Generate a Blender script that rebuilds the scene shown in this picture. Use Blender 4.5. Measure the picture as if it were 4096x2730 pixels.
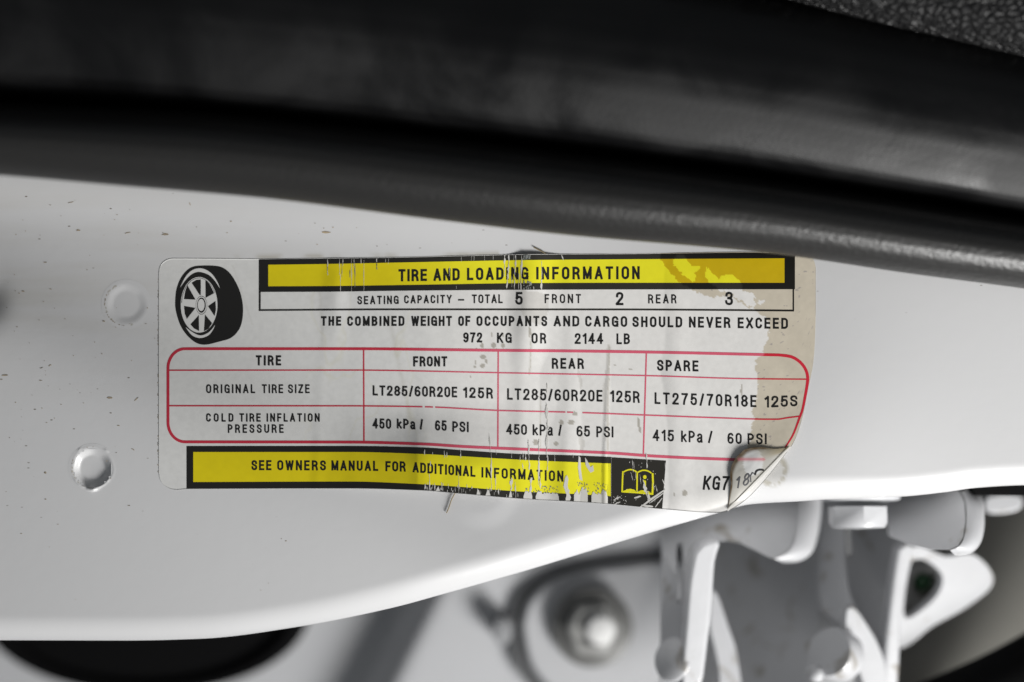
import bpy, bmesh, math, random
import numpy as np
from mathutils import Vector
from mathutils.geometry import tessellate_polygon

random.seed(7)
rng = np.random.default_rng(11)
for o in list(bpy.data.objects):
    bpy.data.objects.remove(o)
scene = bpy.context.scene
COL = scene.collection

# ------------------------------------------------------------------ camera
# unit used below: 1 u = 0.05 mm on the plane of the label (4096 u = 204.8 mm)
S = 0.00005
DU = 204.8 / 0.6 / 0.05          # camera distance in u (60 mm lens, 36 mm sensor)
cam_d = bpy.data.cameras.new('camera')
cam = bpy.data.objects.new('camera', cam_d)
COL.objects.link(cam)
cam.location = (0, -DU * S, 0)
cam.rotation_euler = (math.pi / 2, 0, 0)
cam_d.lens = 60
cam_d.sensor_width = 36
cam_d.clip_start = 0.01
cam_d.clip_end = 50
cam_d.dof.use_dof = True
cam_d.dof.focus_distance = DU * S - 0.0008
cam_d.dof.aperture_fstop = 4.0
cam_d.dof.aperture_blades = 8
scene.camera = cam

# ------------------------------------------------------------------ world and lamps
w = bpy.data.worlds.new('World')
scene.world = w
w.use_nodes = True
bg = w.node_tree.nodes['Background']
bg.inputs[0].default_value = (0.88, 0.94, 1.0, 1)
bg.inputs[1].default_value = 0.11


def area(name, loc, aim, sx, sy, power, col):
    ld = bpy.data.lights.new(name, 'AREA')
    ld.shape = 'RECTANGLE'
    ld.size, ld.size_y = sx, sy
    ld.energy = power
    ld.color = col
    lo = bpy.data.objects.new(name, ld)
    COL.objects.link(lo)
    lo.location = loc
    d = Vector(aim) - Vector(loc)
    lo.rotation_euler = d.to_track_quat('-Z', 'Y').to_euler()
    return lo


area('key_lamp', (0.31, -0.235, -0.34), (0.03, 0, 0.0), 0.20, 0.20, 3.3, (1.0, 0.985, 0.96))
area('low_lamp', (0.32, -0.26, -0.43), (0.0, 0.02, -0.02), 0.10, 0.07, 0.75, (0.97, 0.98, 1.0))

scene.view_settings.view_transform = 'Standard'
scene.view_settings.look = 'None'
scene.view_settings.exposure = 0.0
scene.view_settings.gamma = 1.0
scene.view_settings.use_curve_mapping = False
scene.cycles.use_denoising = True
scene.cycles.max_bounces = 8


# ------------------------------------------------------------------ helpers
def P(px, py, d=0.0):
    """point of the place that stands d u behind the label plane, seen at (px, py)"""
    k = (DU + d) / DU * S
    return ((px - 2048.0) * k, d * S, (1365.0 - py) * k)


def Pn(px, py, d):
    k = (DU + d) / DU * S
    return np.stack([(px - 2048.0) * k, d * S, (1365.0 - py) * k], axis=-1)


def interp(pts):
    xs = np.array([p[0] for p in pts], float)
    ys = np.array([p[1] for p in pts], float)
    # monotone-ish smooth interpolation (Hermite with finite-difference slopes)
    dx = np.diff(xs)
    sl = np.diff(ys) / dx
    m = np.empty_like(ys)
    m[0], m[-1] = sl[0], sl[-1]
    for i in range(1, len(xs) - 1):
        m[i] = 0 if sl[i - 1] * sl[i] < 0 else 2 * sl[i - 1] * sl[i] / (sl[i - 1] + sl[i] + 1e-12) if sl[i - 1] * sl[i] > 0 else 0

    def f(x):
        x = np.asarray(x, float)
        xc = np.clip(x, xs[0], xs[-1])
        i = np.clip(np.searchsorted(xs, xc) - 1, 0, len(xs) - 2)
        t = (xc - xs[i]) / dx[i]
        t2, t3 = t * t, t * t * t
        return ((2 * t3 - 3 * t2 + 1) * ys[i] + (t3 - 2 * t2 + t) * dx[i] * m[i]
                + (-2 * t3 + 3 * t2) * ys[i + 1] + (t3 - t2) * dx[i] * m[i + 1])
    return f


def sstep(a, b, x):
    t = np.clip((np.asarray(x, float) - a) / (b - a), 0, 1)
    return t * t * (3 - 2 * t)


def hash2(ix, iy):
    v = np.sin(ix * 127.1 + iy * 311.7) * 43758.5453
    return v - np.floor(v)


def vnoise(x, y):
    x = np.asarray(x, float)
    y = np.asarray(y, float)
    ix, iy = np.floor(x), np.floor(y)
    fx, fy = x - ix, y - iy
    fx, fy = fx * fx * (3 - 2 * fx), fy * fy * (3 - 2 * fy)
    a, b = hash2(ix, iy), hash2(ix + 1, iy)
    c, d = hash2(ix, iy + 1), hash2(ix + 1, iy + 1)
    return (a * (1 - fx) + b * fx) * (1 - fy) + (c * (1 - fx) + d * fx) * fy


def fnoise(x, y, n=3):
    s, a, t = 0, 0.5, 0
    for k in range(n):
        s = s + a * vnoise(x * 2 ** k + 17 * k, y * 2 ** k + 5 * k)
        t += a
        a *= 0.5
    return s / t


def inpoly(px, py, poly):
    px = np.asarray(px, float)
    py = np.asarray(py, float)
    r = np.zeros(px.shape, bool)
    n = len(poly)
    for i in range(n):
        x0, y0 = poly[i]
        x1, y1 = poly[(i + 1) % n]
        if y0 == y1:
            continue
        c = ((y0 > py) != (y1 > py)) & (px < (x1 - x0) * (py - y0) / (y1 - y0) + x0)
        r ^= c
    return r


def absloc(o):
    v = Vector((0, 0, 0))
    while o is not None:
        v += o.location
        o = o.parent
    return v


def link_mesh(name, V, F, mat, parent=None, smooth=True, cols=None, loc=None):
    me = bpy.data.meshes.new(name)
    V = np.asarray(V, float)
    o = bpy.data.objects.new(name, me)
    COL.objects.link(o)
    if parent is not None:
        o.parent = parent
        off = np.array(absloc(parent))
    else:
        off = np.array(V.mean(axis=0) if loc is None else loc)
        o.location = off
    V = V - off
    me.from_pydata(V.tolist(), [], [tuple(int(i) for i in f) for f in F])
    me.update()
    if smooth:
        me.polygons.foreach_set('use_smooth', [True] * len(me.polygons))
    if cols is not None:
        at = me.color_attributes.new('tone', 'FLOAT_COLOR', 'POINT')
        c = np.ones((len(V), 4), np.float32)
        c[:, :3] = cols
        at.data.foreach_set('color', c.ravel())
    if mat is not None:
        me.materials.append(mat)
    return o


def empty(name, loc):
    o = bpy.data.objects.new(name, None)
    o.empty_display_size = 0.01
    COL.objects.link(o)
    o.location = loc
    return o


def tag(o, label=None, cat=None, group=None, kind=None):
    if label:
        o['label'] = label
    if cat:
        o['category'] = cat
    if group:
        o['group'] = group
    if kind:
        o['kind'] = kind
    return o


def grid_faces(nr, nc, closed=False, base=0):
    F = []
    for i in range(nr - 1):
        for j in range(nc - 1):
            a = base + i * nc + j
            F.append((a, a + 1, a + nc + 1, a + nc))
    return F


def orient(o, towards=(0, -1, 0)):
    """make the mesh's faces point at the viewer's side"""
    me = o.data
    n = sum((Vector(p.normal) * p.area for p in me.polygons), Vector())
    if n.dot(Vector(towards)) < 0:
        me.flip_normals()
    return o


# ------------------------------------------------------------------ materials
def mat_new(name):
    m = bpy.data.materials.new(name)
    m.use_nodes = True
    return m, m.node_tree, m.node_tree.nodes['Principled BSDF']


def simple(name, col, rough=0.4, metal=0.0, coat=0.0, spec=0.5, bump=None, var=0.0, vscale=60, grime=None):
    m, nt, b = mat_new(name)
    b.inputs['Base Color'].default_value = (*col, 1)
    b.inputs['Roughness'].default_value = rough
    b.inputs['Metallic'].default_value = metal
    b.inputs['Coat Weight'].default_value = coat
    b.inputs['Coat Roughness'].default_value = 0.08
    b.inputs['Specular IOR Level'].default_value = spec
    tc = nt.nodes.new('ShaderNodeTexCoord')
    if var:
        nz = nt.nodes.new('ShaderNodeTexNoise')
        nz.inputs['Scale'].default_value = vscale
        nz.inputs['Detail'].default_value = 5
        nt.links.new(tc.outputs['Object'], nz.inputs['Vector'])
        mx = nt.nodes.new('ShaderNodeMix')
        mx.data_type = 'RGBA'
        mx.inputs[6].default_value = (*[c * (1 - var) for c in col], 1)
        mx.inputs[7].default_value = (*[min(1, c * (1 + var)) for c in col], 1)
        nt.links.new(nz.outputs['Fac'], mx.inputs[0])
        nt.links.new(mx.outputs[2], b.inputs['Base Color'])
        if grime:
            # smears of old grease with a shape of their own
            gz = nt.nodes.new('ShaderNodeTexNoise')
            gz.inputs['Scale'].default_value = 150
            gz.inputs['Detail'].default_value = 6
            gz.inputs['Distortion'].default_value = 0.8
            nt.links.new(tc.outputs['Object'], gz.inputs['Vector'])
            gr = nt.nodes.new('ShaderNodeMapRange')
            gr.inputs['From Min'].default_value = 0.60
            gr.inputs['From Max'].default_value = 0.76
            nt.links.new(gz.outputs['Fac'], gr.inputs['Value'])
            gm = nt.nodes.new('ShaderNodeMix')
            gm.data_type = 'RGBA'
            gm.inputs[7].default_value = (*grime, 1)
            nt.links.new(mx.outputs[2], gm.inputs[6])
            nt.links.new(gr.outputs['Result'], gm.inputs[0])
            nt.links.new(gm.outputs[2], b.inputs['Base Color'])
    if bump:
        sc, st, dist = bump
        nz = nt.nodes.new('ShaderNodeTexNoise')
        nz.inputs['Scale'].default_value = sc
        nz.inputs['Detail'].default_value = 4
        nt.links.new(tc.outputs['Object'], nz.inputs['Vector'])
        bp = nt.nodes.new('ShaderNodeBump')
        bp.inputs['Strength'].default_value = st
        bp.inputs['Distance'].default_value = dist
        nt.links.new(nz.outputs['Fac'], bp.inputs['Height'])
        nt.links.new(bp.outputs['Normal'], b.inputs['Normal'])
    return m


def toned(name, rough=0.4, coat=0.0, bump=None, spec=0.5, fleck=0.0):
    """base colour from the mesh's own printed tone"""
    m, nt, b = mat_new(name)
    at = nt.nodes.new('ShaderNodeAttribute')
    at.attribute_name = 'tone'
    tc = nt.nodes.new('ShaderNodeTexCoord')
    src = at.outputs['Color']
    if fleck:
        nz = nt.nodes.new('ShaderNodeTexNoise')
        nz.inputs['Scale'].default_value = 900
        nz.inputs['Detail'].default_value = 3
        nt.links.new(tc.outputs['Object'], nz.inputs['Vector'])
        mr = nt.nodes.new('ShaderNodeMapRange')
        mr.inputs['From Min'].default_value = 0.3
        mr.inputs['From Max'].default_value = 0.7
        mr.inputs['To Min'].default_value = 1 - fleck
        mr.inputs['To Max'].default_value = 1 + fleck * 0.4
        nt.links.new(nz.outputs['Fac'], mr.inputs['Value'])
        vm = nt.nodes.new('ShaderNodeVectorMath')
        vm.operation = 'SCALE'
        nt.links.new(src, vm.inputs[0])
        nt.links.new(mr.outputs['Result'], vm.inputs['Scale'])
        src = vm.outputs['Vector']
    nt.links.new(src, b.inputs['Base Color'])
    b.inputs['Roughness'].default_value = rough
    b.inputs['Coat Weight'].default_value = coat
    b.inputs['Coat Roughness'].default_value = 0.12
    b.inputs['Specular IOR Level'].default_value = spec
    if bump:
        sc, st, dist = bump
        nz = nt.nodes.new('ShaderNodeTexNoise')
        nz.inputs['Scale'].default_value = sc
        nt.links.new(tc.outputs['Object'], nz.inputs['Vector'])
        bp = nt.nodes.new('ShaderNodeBump')
        bp.inputs['Strength'].default_value = st
        bp.inputs['Distance'].default_value = dist
        nt.links.new(nz.outputs['Fac'], bp.inputs['Height'])
        nt.links.new(bp.outputs['Normal'], b.inputs['Normal'])
    return m


M = {}
M['paint'] = None      # built below, with dirt specks
M['grey_paint'] = simple('grey_primer_paint', (0.56, 0.565, 0.58), 0.38, coat=0.3, var=0.05, vscale=40)
M['hinge_paint'] = simple('hinge_white_paint', (0.53, 0.535, 0.55), 0.4, coat=0.25, var=0.10, vscale=110, bump=(420, 0.12, 0.0004), grime=(0.20, 0.165, 0.11))
M['dark_paint'] = simple('shaded_primer', (0.30, 0.305, 0.315), 0.45, var=0.08, vscale=60)
M['steel'] = simple('dull_steel', (0.15, 0.15, 0.145), 0.45, metal=0.2, var=0.2, vscale=200)
M['nut'] = simple('greased_nut', (0.34, 0.34, 0.33), 0.4, var=0.3, vscale=120)
M['bright_steel'] = simple('bright_steel', (0.72, 0.72, 0.71), 0.55, spec=.3)
M['rubber'] = simple('black_rubber', (0.003, 0.003, 0.0033), 0.85, spec=0.10, bump=(800, 0.2, 0.0002))
M['brown_grey'] = simple('dusty_grey_paint', (0.20, 0.195, 0.175), 0.5, var=0.15, vscale=40)
M['gap_shade'] = simple('dark_gap_shade', (0.10, 0.102, 0.105), 0.6)  # dark grey that puts the shade of gaps into the colour
M['green'] = simple('green_plastic', (0.015, 0.07, 0.025), 0.4)
M['hair'] = simple('tan_hair', (0.30, 0.24, 0.14), 0.5)
M['paper'] = toned('label_paper', 0.34, coat=0.20, bump=(260, 0.10, 0.0003), fleck=0.05)
M['ink'] = toned('label_ink', 0.36, coat=0.12, bump=(260, 0.10, 0.0003), spec=0.5)
M['flap'] = toned('label_underside', 0.30, coat=0.3)
M['chip'] = toned('scuffed_paper', 0.6)


def paint_material():
    m, nt, b = mat_new('white_car_paint')
    tc = nt.nodes.new('ShaderNodeTexCoord')
    base = (0.69, 0.69, 0.695)
    # fine specks of road dirt, denser to the left and under the trim
    mp = nt.nodes.new('ShaderNodeMapping')
    mp.inputs['Scale'].default_value = (300, 300, 640)
    mp.inputs['Rotation'].default_value = (0, 0.10, 0)
    nt.links.new(tc.outputs['Object'], mp.inputs['Vector'])
    vo = nt.nodes.new('ShaderNodeTexVoronoi')
    vo.inputs['Scale'].default_value = 1.0
    nt.links.new(mp.outputs['Vector'], vo.inputs['Vector'])
    lt = nt.nodes.new('ShaderNodeMapRange')
    lt.inputs['From Min'].default_value = 0.10
    lt.inputs['From Max'].default_value = 0.05
    nt.links.new(vo.outputs['Distance'], lt.inputs['Value'])
    # only some cells carry a speck
    sep = nt.nodes.new('ShaderNodeSeparateColor')
    nt.links.new(vo.outputs['Color'], sep.inputs['Color'])
    gt = nt.nodes.new('ShaderNodeMath')
    gt.operation = 'GREATER_THAN'
    gt.inputs[1].default_value = 0.72
    nt.links.new(sep.outputs['Red'], gt.inputs[0])
    at = nt.nodes.new('ShaderNodeAttribute')
    at.attribute_name = 'tone'
    sa = nt.nodes.new('ShaderNodeSeparateColor')
    nt.links.new(at.outputs['Color'], sa.inputs['Color'])
    m1 = nt.nodes.new('ShaderNodeMath')
    m1.operation = 'MULTIPLY'
    nt.links.new(lt.outputs['Result'], m1.inputs[0])
    nt.links.new(gt.outputs[0], m1.inputs[1])
    m2 = nt.nodes.new('ShaderNodeMath')
    m2.operation = 'MULTIPLY'
    nt.links.new(m1.outputs[0], m2.inputs[0])
    nt.links.new(sa.outputs['Red'], m2.inputs[1])
    # broad faint streaky film of dust
    mp2 = nt.nodes.new('ShaderNodeMapping')
    mp2.inputs['Scale'].default_value = (18, 18, 160)
    mp2.inputs['Rotation'].default_value = (0, 0.12, 0)
    nt.links.new(tc.outputs['Object'], mp2.inputs['Vector'])
    nz = nt.nodes.new('ShaderNodeTexNoise')
    nz.inputs['Scale'].default_value = 1.0
    nz.inputs['Detail'].default_value = 6
    nt.links.new(mp2.outputs['Vector'], nz.inputs['Vector'])
    mr = nt.nodes.new('ShaderNodeMapRange')
    mr.inputs['From Min'].default_value = 0.45
    mr.inputs['From Max'].default_value = 0.8
    mr.inputs['To Max'].default_value = 0.5
    nt.links.new(nz.outputs['Fac'], mr.inputs['Value'])
    m3 = nt.nodes.new('ShaderNodeMath')
    m3.operation = 'MULTIPLY'
    nt.links.new(mr.outputs['Result'], m3.inputs[0])
    nt.links.new(sa.outputs['Green'], m3.inputs[1])
    mx = nt.nodes.new('ShaderNodeMix')
    mx.data_type = 'RGBA'
    mx.inputs[6].default_value = (*base, 1)
    mx.inputs[7].default_value = (0.50, 0.47, 0.40, 1)
    nt.links.new(m3.outputs[0], mx.inputs[0])
    mx2 = nt.nodes.new('ShaderNodeMix')
    mx2.data_type = 'RGBA'
    mx2.inputs[7].default_value = (0.10, 0.075, 0.04, 1)
    nt.links.new(mx.outputs[2], mx2.inputs[6])
    nt.links.new(m2.outputs[0], mx2.inputs[0])
    # residue tint (blue channel of the tone)
    mx3 = nt.nodes.new('ShaderNodeMix')
    mx3.data_type = 'RGBA'
    mx3.inputs[7].default_value = (0.36, 0.33, 0.25, 1)
    nt.links.new(mx2.outputs[2], mx3.inputs[6])
    nt.links.new(sa.outputs['Blue'], mx3.inputs[0])
    nt.links.new(mx3.outputs[2], b.inputs['Base Color'])
    b.inputs['Roughness'].default_value = 0.40
    b.inputs['Coat Weight'].default_value = 0.55
    b.inputs['Coat Roughness'].default_value = 0.22
    # orange peel
    n2 = nt.nodes.new('ShaderNodeTexNoise')
    n2.inputs['Scale'].default_value = 330
    n2.inputs['Detail'].default_value = 2
    nt.links.new(tc.outputs['Object'], n2.inputs['Vector'])
    bp = nt.nodes.new('ShaderNodeBump')
    bp.inputs['Strength'].default_value = 0.05
    bp.inputs['Distance'].default_value = 0.0004
    nt.links.new(n2.outputs['Fac'], bp.inputs['Height'])
    nt.links.new(bp.outputs['Normal'], b.inputs['Normal'])
    return m


M['paint'] = paint_material()


def trim_material(name, col, rough, scale, strength, dist, smudge=0.0, voronoi=False, spec=.5):
    m, nt, b = mat_new(name)
    tc = nt.nodes.new('ShaderNodeTexCoord')
    b.inputs['Base Color'].default_value = (*col, 1)
    b.inputs['Roughness'].default_value = rough
    b.inputs['Specular IOR Level'].default_value = spec
    if voronoi:
        nz = nt.nodes.new('ShaderNodeTexVoronoi')
        nz.feature = 'DISTANCE_TO_EDGE'
        nz.inputs['Scale'].default_value = scale
        wv = nt.nodes.new('ShaderNodeTexNoise')
        wv.inputs['Scale'].default_value = scale * 0.6
        wv.inputs['Detail'].default_value = 3
        nt.links.new(tc.outputs['Object'], wv.inputs['Vector'])
        ad = nt.nodes.new('ShaderNodeVectorMath')
        ad.operation = 'MULTIPLY_ADD'
        ad.inputs[1].default_value = (0.0022, 0.0022, 0.0022)
        nt.links.new(wv.outputs['Color'], ad.inputs[0])
        nt.links.new(tc.outputs['Object'], ad.inputs[2])
        nt.links.new(ad.outputs['Vector'], nz.inputs['Vector'])
        ht = nt.nodes.new('ShaderNodeMapRange')
        ht.inputs['From Max'].default_value = 0.25
        nt.links.new(nz.outputs['Distance'], ht.inputs['Value'])
        h = ht.outputs['Result']
    else:
        nz = nt.nodes.new('ShaderNodeTexNoise')
        nz.inputs['Scale'].default_value = scale
        nz.inputs['Detail'].default_value = 3
        nt.links.new(tc.outputs['Object'], nz.inputs['Vector'])
        h = nz.outputs['Fac']
    bp = nt.nodes.new('ShaderNodeBump')
    bp.inputs['Strength'].default_value = strength
    bp.inputs['Distance'].default_value = dist
    nt.links.new(h, bp.inputs['Height'])
    nt.links.new(bp.outputs['Normal'], b.inputs['Normal'])
    if smudge:
        n2 = nt.nodes.new('ShaderNodeTexNoise')
        n2.inputs['Scale'].default_value = 55
        n2.inputs['Detail'].default_value = 4
        n2.inputs['Distortion'].default_value = 0.6
        nt.links.new(tc.outputs['Object'], n2.inputs['Vector'])
        mr = nt.nodes.new('ShaderNodeMapRange')
        mr.inputs['From Min'].default_value = 0.35
        mr.inputs['From Max'].default_value = 0.65
        mr.inputs['To Min'].default_value = rough - smudge
        mr.inputs['To Max'].default_value = rough + smudge
        nt.links.new(n2.outputs['Fac'], mr.inputs['Value'])
        nt.links.new(mr.outputs['Result'], b.inputs['Roughness'])
        mx = nt.nodes.new('ShaderNodeMix')
        mx.data_type = 'RGBA'
        mx.inputs[6].default_value = (*[c * 0.7 for c in col], 1)
        mx.inputs[7].default_value = (*[c * 1.5 for c in col], 1)
        nt.links.new(n2.outputs['Fac'], mx.inputs[0])
        nt.links.new(mx.outputs[2], b.inputs['Base Color'])
    return m


M['trim_lip'] = trim_material('black_grained_plastic', (0.021, 0.0206, 0.020), 0.35, 1100, 0.26, 0.0004, 0.0)
M['trim_face'] = trim_material('black_smooth_plastic', (0.004, 0.004, 0.0043), 0.41, 1200, 0.12, 0.0002, 0.13, spec=.40)
M['leather'] = trim_material('black_leather', (0.014, 0.014, 0.0145), 0.42, 620, 0.9, 0.0006, 0.0, voronoi=True)

# ================================================================== WHITE PANEL
EDGE = interp([(-900, 2562), (0, 2562), (500, 2563), (800, 2556), (1200, 2507), (1557, 2435), (1777, 2376),
               (2092, 2287), (2500, 2162), (2856, 2058), (3004, 2018), (3200, 2006), (3295, 2000), (3600, 1988),
               (3780, 1970), (3900, 1953), (4096, 1942), (5000, 1932)])
RAD = interp([(-900, 95), (1000, 100), (2000, 115), (3000, 110), (3600, 90), (5000, 90)])
DIMPLES = [(505, 1218, 82, 3.6), (370, 1872, 80, 20.0)]


def panel_base(px, py):
    """height of the stamped sheet towards the viewer, in u, without its rolled edge"""
    px = np.asarray(px, float)
    py = np.asarray(py, float)
    xc = np.clip(px, -400, 2400)
    q = (py - (1175 + 0.42 * xc + 150 * sstep(1000, 1900, xc))) / 1.085
    sg = 105 + 0.05 * np.maximum(xc, 0)
    A = 1.55 * sg * sstep(3100, 2000, px)
    h = A * (1 / (1 + np.exp(-q / sg)) - (.5 + .5 * np.tanh(q / 900.0)))
    # the sheet turns out towards the viewer under the trim
    h = h + 55 * np.exp(-((py - (640 + 0.09 * px)) / 170.0) ** 2) * sstep(2900, 1500, px)
    # shallow pressed bump under the foot of the label
    r = np.hypot(px - 1925, py - 1960)
    h = h + 5 * sstep(170, 80, r)
    # soft swell at the right
    h = h + 35 * np.exp(-((px - 3350) / 420.0) ** 2) * np.exp(-((py - 1700) / 500.0) ** 2)
    # blurred pressing at the far left
    h = h - 30 * np.exp(-((px + 60) / 70.0) ** 2) * np.exp(-((py - 1190) / 90.0) ** 2)
    return h


def panel_depth(px, py):
    E, R = EDGE(px), RAD(px)
    t = np.clip((py - (E - R)) / R, 0, 0.995)
    return -panel_base(px, np.minimum(py, E)) + R * (1 - np.sqrt(1 - t * t))


def build_panel():
    xs = np.concatenate([np.arange(-2600, -60, 40), np.arange(-60, 4160, 9), np.arange(4160, 6601, 40)])
    nflat, narc, nback = 190, 18, 6
    rows = []
    E, R = EDGE(xs), RAD(xs)
    top = 430 + 0.09 * np.clip(xs, -1000, 5000)
    for k in range(nflat):
        t = k / (nflat - 1)
        y = top + (E - R - top) * t
        rows.append((y, -panel_base(xs, y)))
    for k in range(1, narc + 1):
        a = math.radians(90) * k / narc
        y = E - R + R * math.sin(a)
        rows.append((y, -panel_base(xs, y) + R * (1 - math.cos(a))))
    V, T = [], []
    for y, d in rows:
        V.append(Pn(xs, y, d))
        dirt = sstep(1500, 200, xs) * (0.25 + 0.75 * np.exp(-((y - 1400) / 500) ** 2)) + 0.5 * np.exp(-((y - (800 + .09 * xs)) / 120) ** 2)
        dirt = np.clip(dirt, 0, 1) * sstep(2450, 2200, y)
        film = sstep(1900, 100, xs) * (np.exp(-((y - 1100) / 420) ** 2))
        # glue left on the paint beside the lifted corner, grime along the top edge of the label
        r = np.hypot((xs - 3085) / 62, (y - 1880) / 62)
        n = fnoise(xs / 16.0, y / 16.0)
        glue = np.clip((1 - np.abs(r - 0.9) * 3.2) * 1.3, 0, 1) * sstep(.25, .6, n)
        glue = np.maximum(glue, 0.35 * sstep(1.0, .9, r)) * sstep(3010, 3050, xs + (y - 1880) * .9)
        ed = np.exp(-((y - 1030 + (xs - 1000) * .012) / 11) ** 2) * sstep(.42, .7, fnoise(xs / 90.0, y / 60.0)) * (xs > 800) * (xs < 2000)
        T.append(np.stack([dirt, film, np.clip(glue * .75 + ed * .55, 0, 1)], axis=-1))
    # return flange behind the rolled edge
    y, d = rows[-1]
    last = Pn(xs, y, d)
    for k in range(1, nback + 1):
        q = last.copy()
        q[:, 1] += 520 * S * k / nback
        V.append(q)
        T.append(np.zeros((len(xs), 3)))
    nr, nc = len(V), len(xs)
    V = np.concatenate(V)
    T = np.concatenate(T)
    F = grid_faces(nr, nc)
    # leave the pressed dimples out: they are parts of their own
    cent = {}
    keep = []
    XS = np.tile(xs, nr)
    YS = np.concatenate([r[0] for r in rows] + [rows[-1][0]] * nback)
    Fa = np.array(F)
    cx, cy = XS[Fa].mean(axis=1), YS[Fa].mean(axis=1)
    ok = np.ones(len(F), bool)
    for (dx, dy, r, h) in DIMPLES:
        ok &= np.hypot(cx - dx, cy - dy) > r * 0.98
    F = Fa[ok]
    o = link_mesh('door_jamb_panel', V, F, M['paint'], cols=T, loc=P(2048, 1700, 0))
    orient(o)
    tag(o, 'white painted metal door jamb panel with rolled lower edge behind the label', 'panel')
    for (dx, dy, r, h) in DIMPLES:
        build_dimple(o, dx, dy, r, h)
    return o


def build_dimple(parent, cx, cy, r, h):
    R = np.concatenate([np.linspace(0, r * 0.5, 8), np.linspace(r * 0.54, r * 1.22, 22)])
    na = 72
    A = np.linspace(0, 2 * np.pi, na, endpoint=False)
    V = []
    T = []
    for k, rr in enumerate(R):
        wob = 1 + 0.02 * np.sin(A * 3 + 1) + 0.012 * np.sin(A * 7)
        x, y = cx + rr * np.cos(A), cy + rr * np.sin(A)
        f = rr / r / wob
        well = sstep(1.02, 0.58, f)
        d = h * well                              # pressed in
        d = d - h * 0.02 * np.exp(-((f - 1.06) / .06) ** 2)   # raised lip
        if h > 12:   # paint run and tiny blisters at the foot of the deeper one
            for (bx, by, br, bh) in BLISTERS:
                d = d - bh * np.exp(-((x - bx) ** 2 + (y - by) ** 2) / br ** 2)
        d = d * sstep(1.22, 1.13, rr / r) - 0.35
        V.append(Pn(x, y, -panel_base(x, y) + d))
        spk = 0.8 * (np.abs(f - 1.03) < .06) * (fnoise(A * 16, np.full_like(A, rr * .1 + cx)) > .66) * (A > 1.3) * (A < 4.2)
        T.append(np.stack([0 * A + .15, 0 * A, spk * 0.9], axis=-1))
    V = np.concatenate(V)
    F = []
    for i in range(len(R) - 1):
        for j in range(na):
            a, b2 = i * na + j, i * na + (j + 1) % na
            if i == 0:
                F.append((a, a + na, b2 + na)) if False else F.append((a, b2, b2 + na, a + na))
            else:
                F.append((a, b2, b2 + na, a + na))
    o = link_mesh('weld_dimple', V, F, M['paint'], parent, cols=np.concatenate(T))
    orient(o)
    return o


BLISTERS = [(372, 1960, 11, 16), (355, 1955, 8, 7), (392, 1950, 7, 5), (315, 1938, 4, 4), (325, 1944, 4, 5), (337, 1949, 4, 5),
            (306, 1928, 4, 4), (298, 1918, 4, 3), (431, 1922, 5, 5), (425, 1802, 5, 4), (318, 1798, 4, 3), (404, 1945, 4, 4), (416, 1938, 4, 4)]
panel = build_panel()

# ================================================================== LABEL
LTOP = interp([(636, 1092), (638, 1078), (645, 1061), (656, 1048), (672, 1039), (693, 1035), (1035, 1037), (1300, 1034), (1600, 1030), (1850, 1024),
               (2130, 1018), (2500, 1016), (3012, 1010), (3180, 1012), (3225, 1018), (3245, 1030), (3257, 1046), (3263, 1070)])
LBOT = interp([(636, 1894), (640, 1916), (650, 1935), (668, 1950), (690, 1958), (707, 1960), (746, 1957), (1400, 1955), (1690, 1963), (1846, 1976),
               (2083, 1996), (2284, 2007), (2424, 2016), (2649, 2037), (2873, 2052), (2911, 2044), (3163, 1789), (3186, 1745),
               (3212, 1660), (3235, 1544), (3252, 1459), (3259, 1380), (3263, 1250)])
FOLDS = [(1290, 1.2, 22, .4), (1420, 1.2, 40, .2), (1690, 3.5, 45, 1.0), (2095, 1.8, 34, .4), (2190, -2.0, 40, .2), (2262, 1.6, 28, .8), (2330, -1.5, 24, .7),
         (2440, 1.6, 12, .5), (2560, -2.0, 55, .4), (2700, 2.5, 60, .2)]


def lift(px, py):
    px = np.asarray(px, float)
    py = np.asarray(py, float)
    h = 2.0 + 0 * px
    v = (py - 1035) / 950.0
    for (fx, a, wd, low) in FOLDS:
        x0 = fx + 14 * np.sin(v * 3 + fx) - 18 * (v - .5)
        amp = a * (1 - low + low * sstep(.2, .95, v)) * (.2 + .8 * sstep(1020, 1150, py))
        amp = amp * (1 + 1.3 * sstep(1900, 2100, px))
        h = h + amp * (np.exp(-((px - x0) / wd) ** 2) + 1 * 0)
        h = h + amp * .5 * np.tanh((px - x0) / wd) * np.exp(-((px - x0) / (wd * 6)) ** 2)
    h = h - 5.0 * sstep(-16, 16, px - 2438 + 12 * (v - .5)) * sstep(420, 20, px - 2438) * (.35 + .65 * v)
    # the sheet stands off the paint from its lower middle and bends over a knee
    h = h + 48 * np.clip((px - 1230) / 440.0, 0, 1) ** 1.5 * sstep(2350, 1670, px) * sstep(1600, 1880, py)
    h = h + 7 * np.exp(-((px - 1345) / 40.0) ** 2) * sstep(1500, 1150, py) * sstep(1000, 1150, py)
    h = h + 12 * sstep(2020, 2112, px) * sstep(2260, 2124, px) * sstep(1520, 1300, py)
    # diagonal slack from the lifted corner
    dgn = ((px - 3163) * 0.71 + (py - 1789) * 0.70)          # distance past the fold line, negative inside
    h = h + 14 * np.exp(-(np.minimum(dgn, 0) / 110.0) ** 2) * sstep(1500, 1800, py)
    h = h + 4 * np.exp(-((px - py * .55 - 1850) / 45.0) ** 2) * sstep(1300, 1600, py)
    h = h + 2.0 * (fnoise(px / 130.0, py / 260.0) - .5) * sstep(1400, 2000, px)
    # the free right edge curls back
    h = h - 0
    return np.maximum(h, 1.2)


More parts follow.
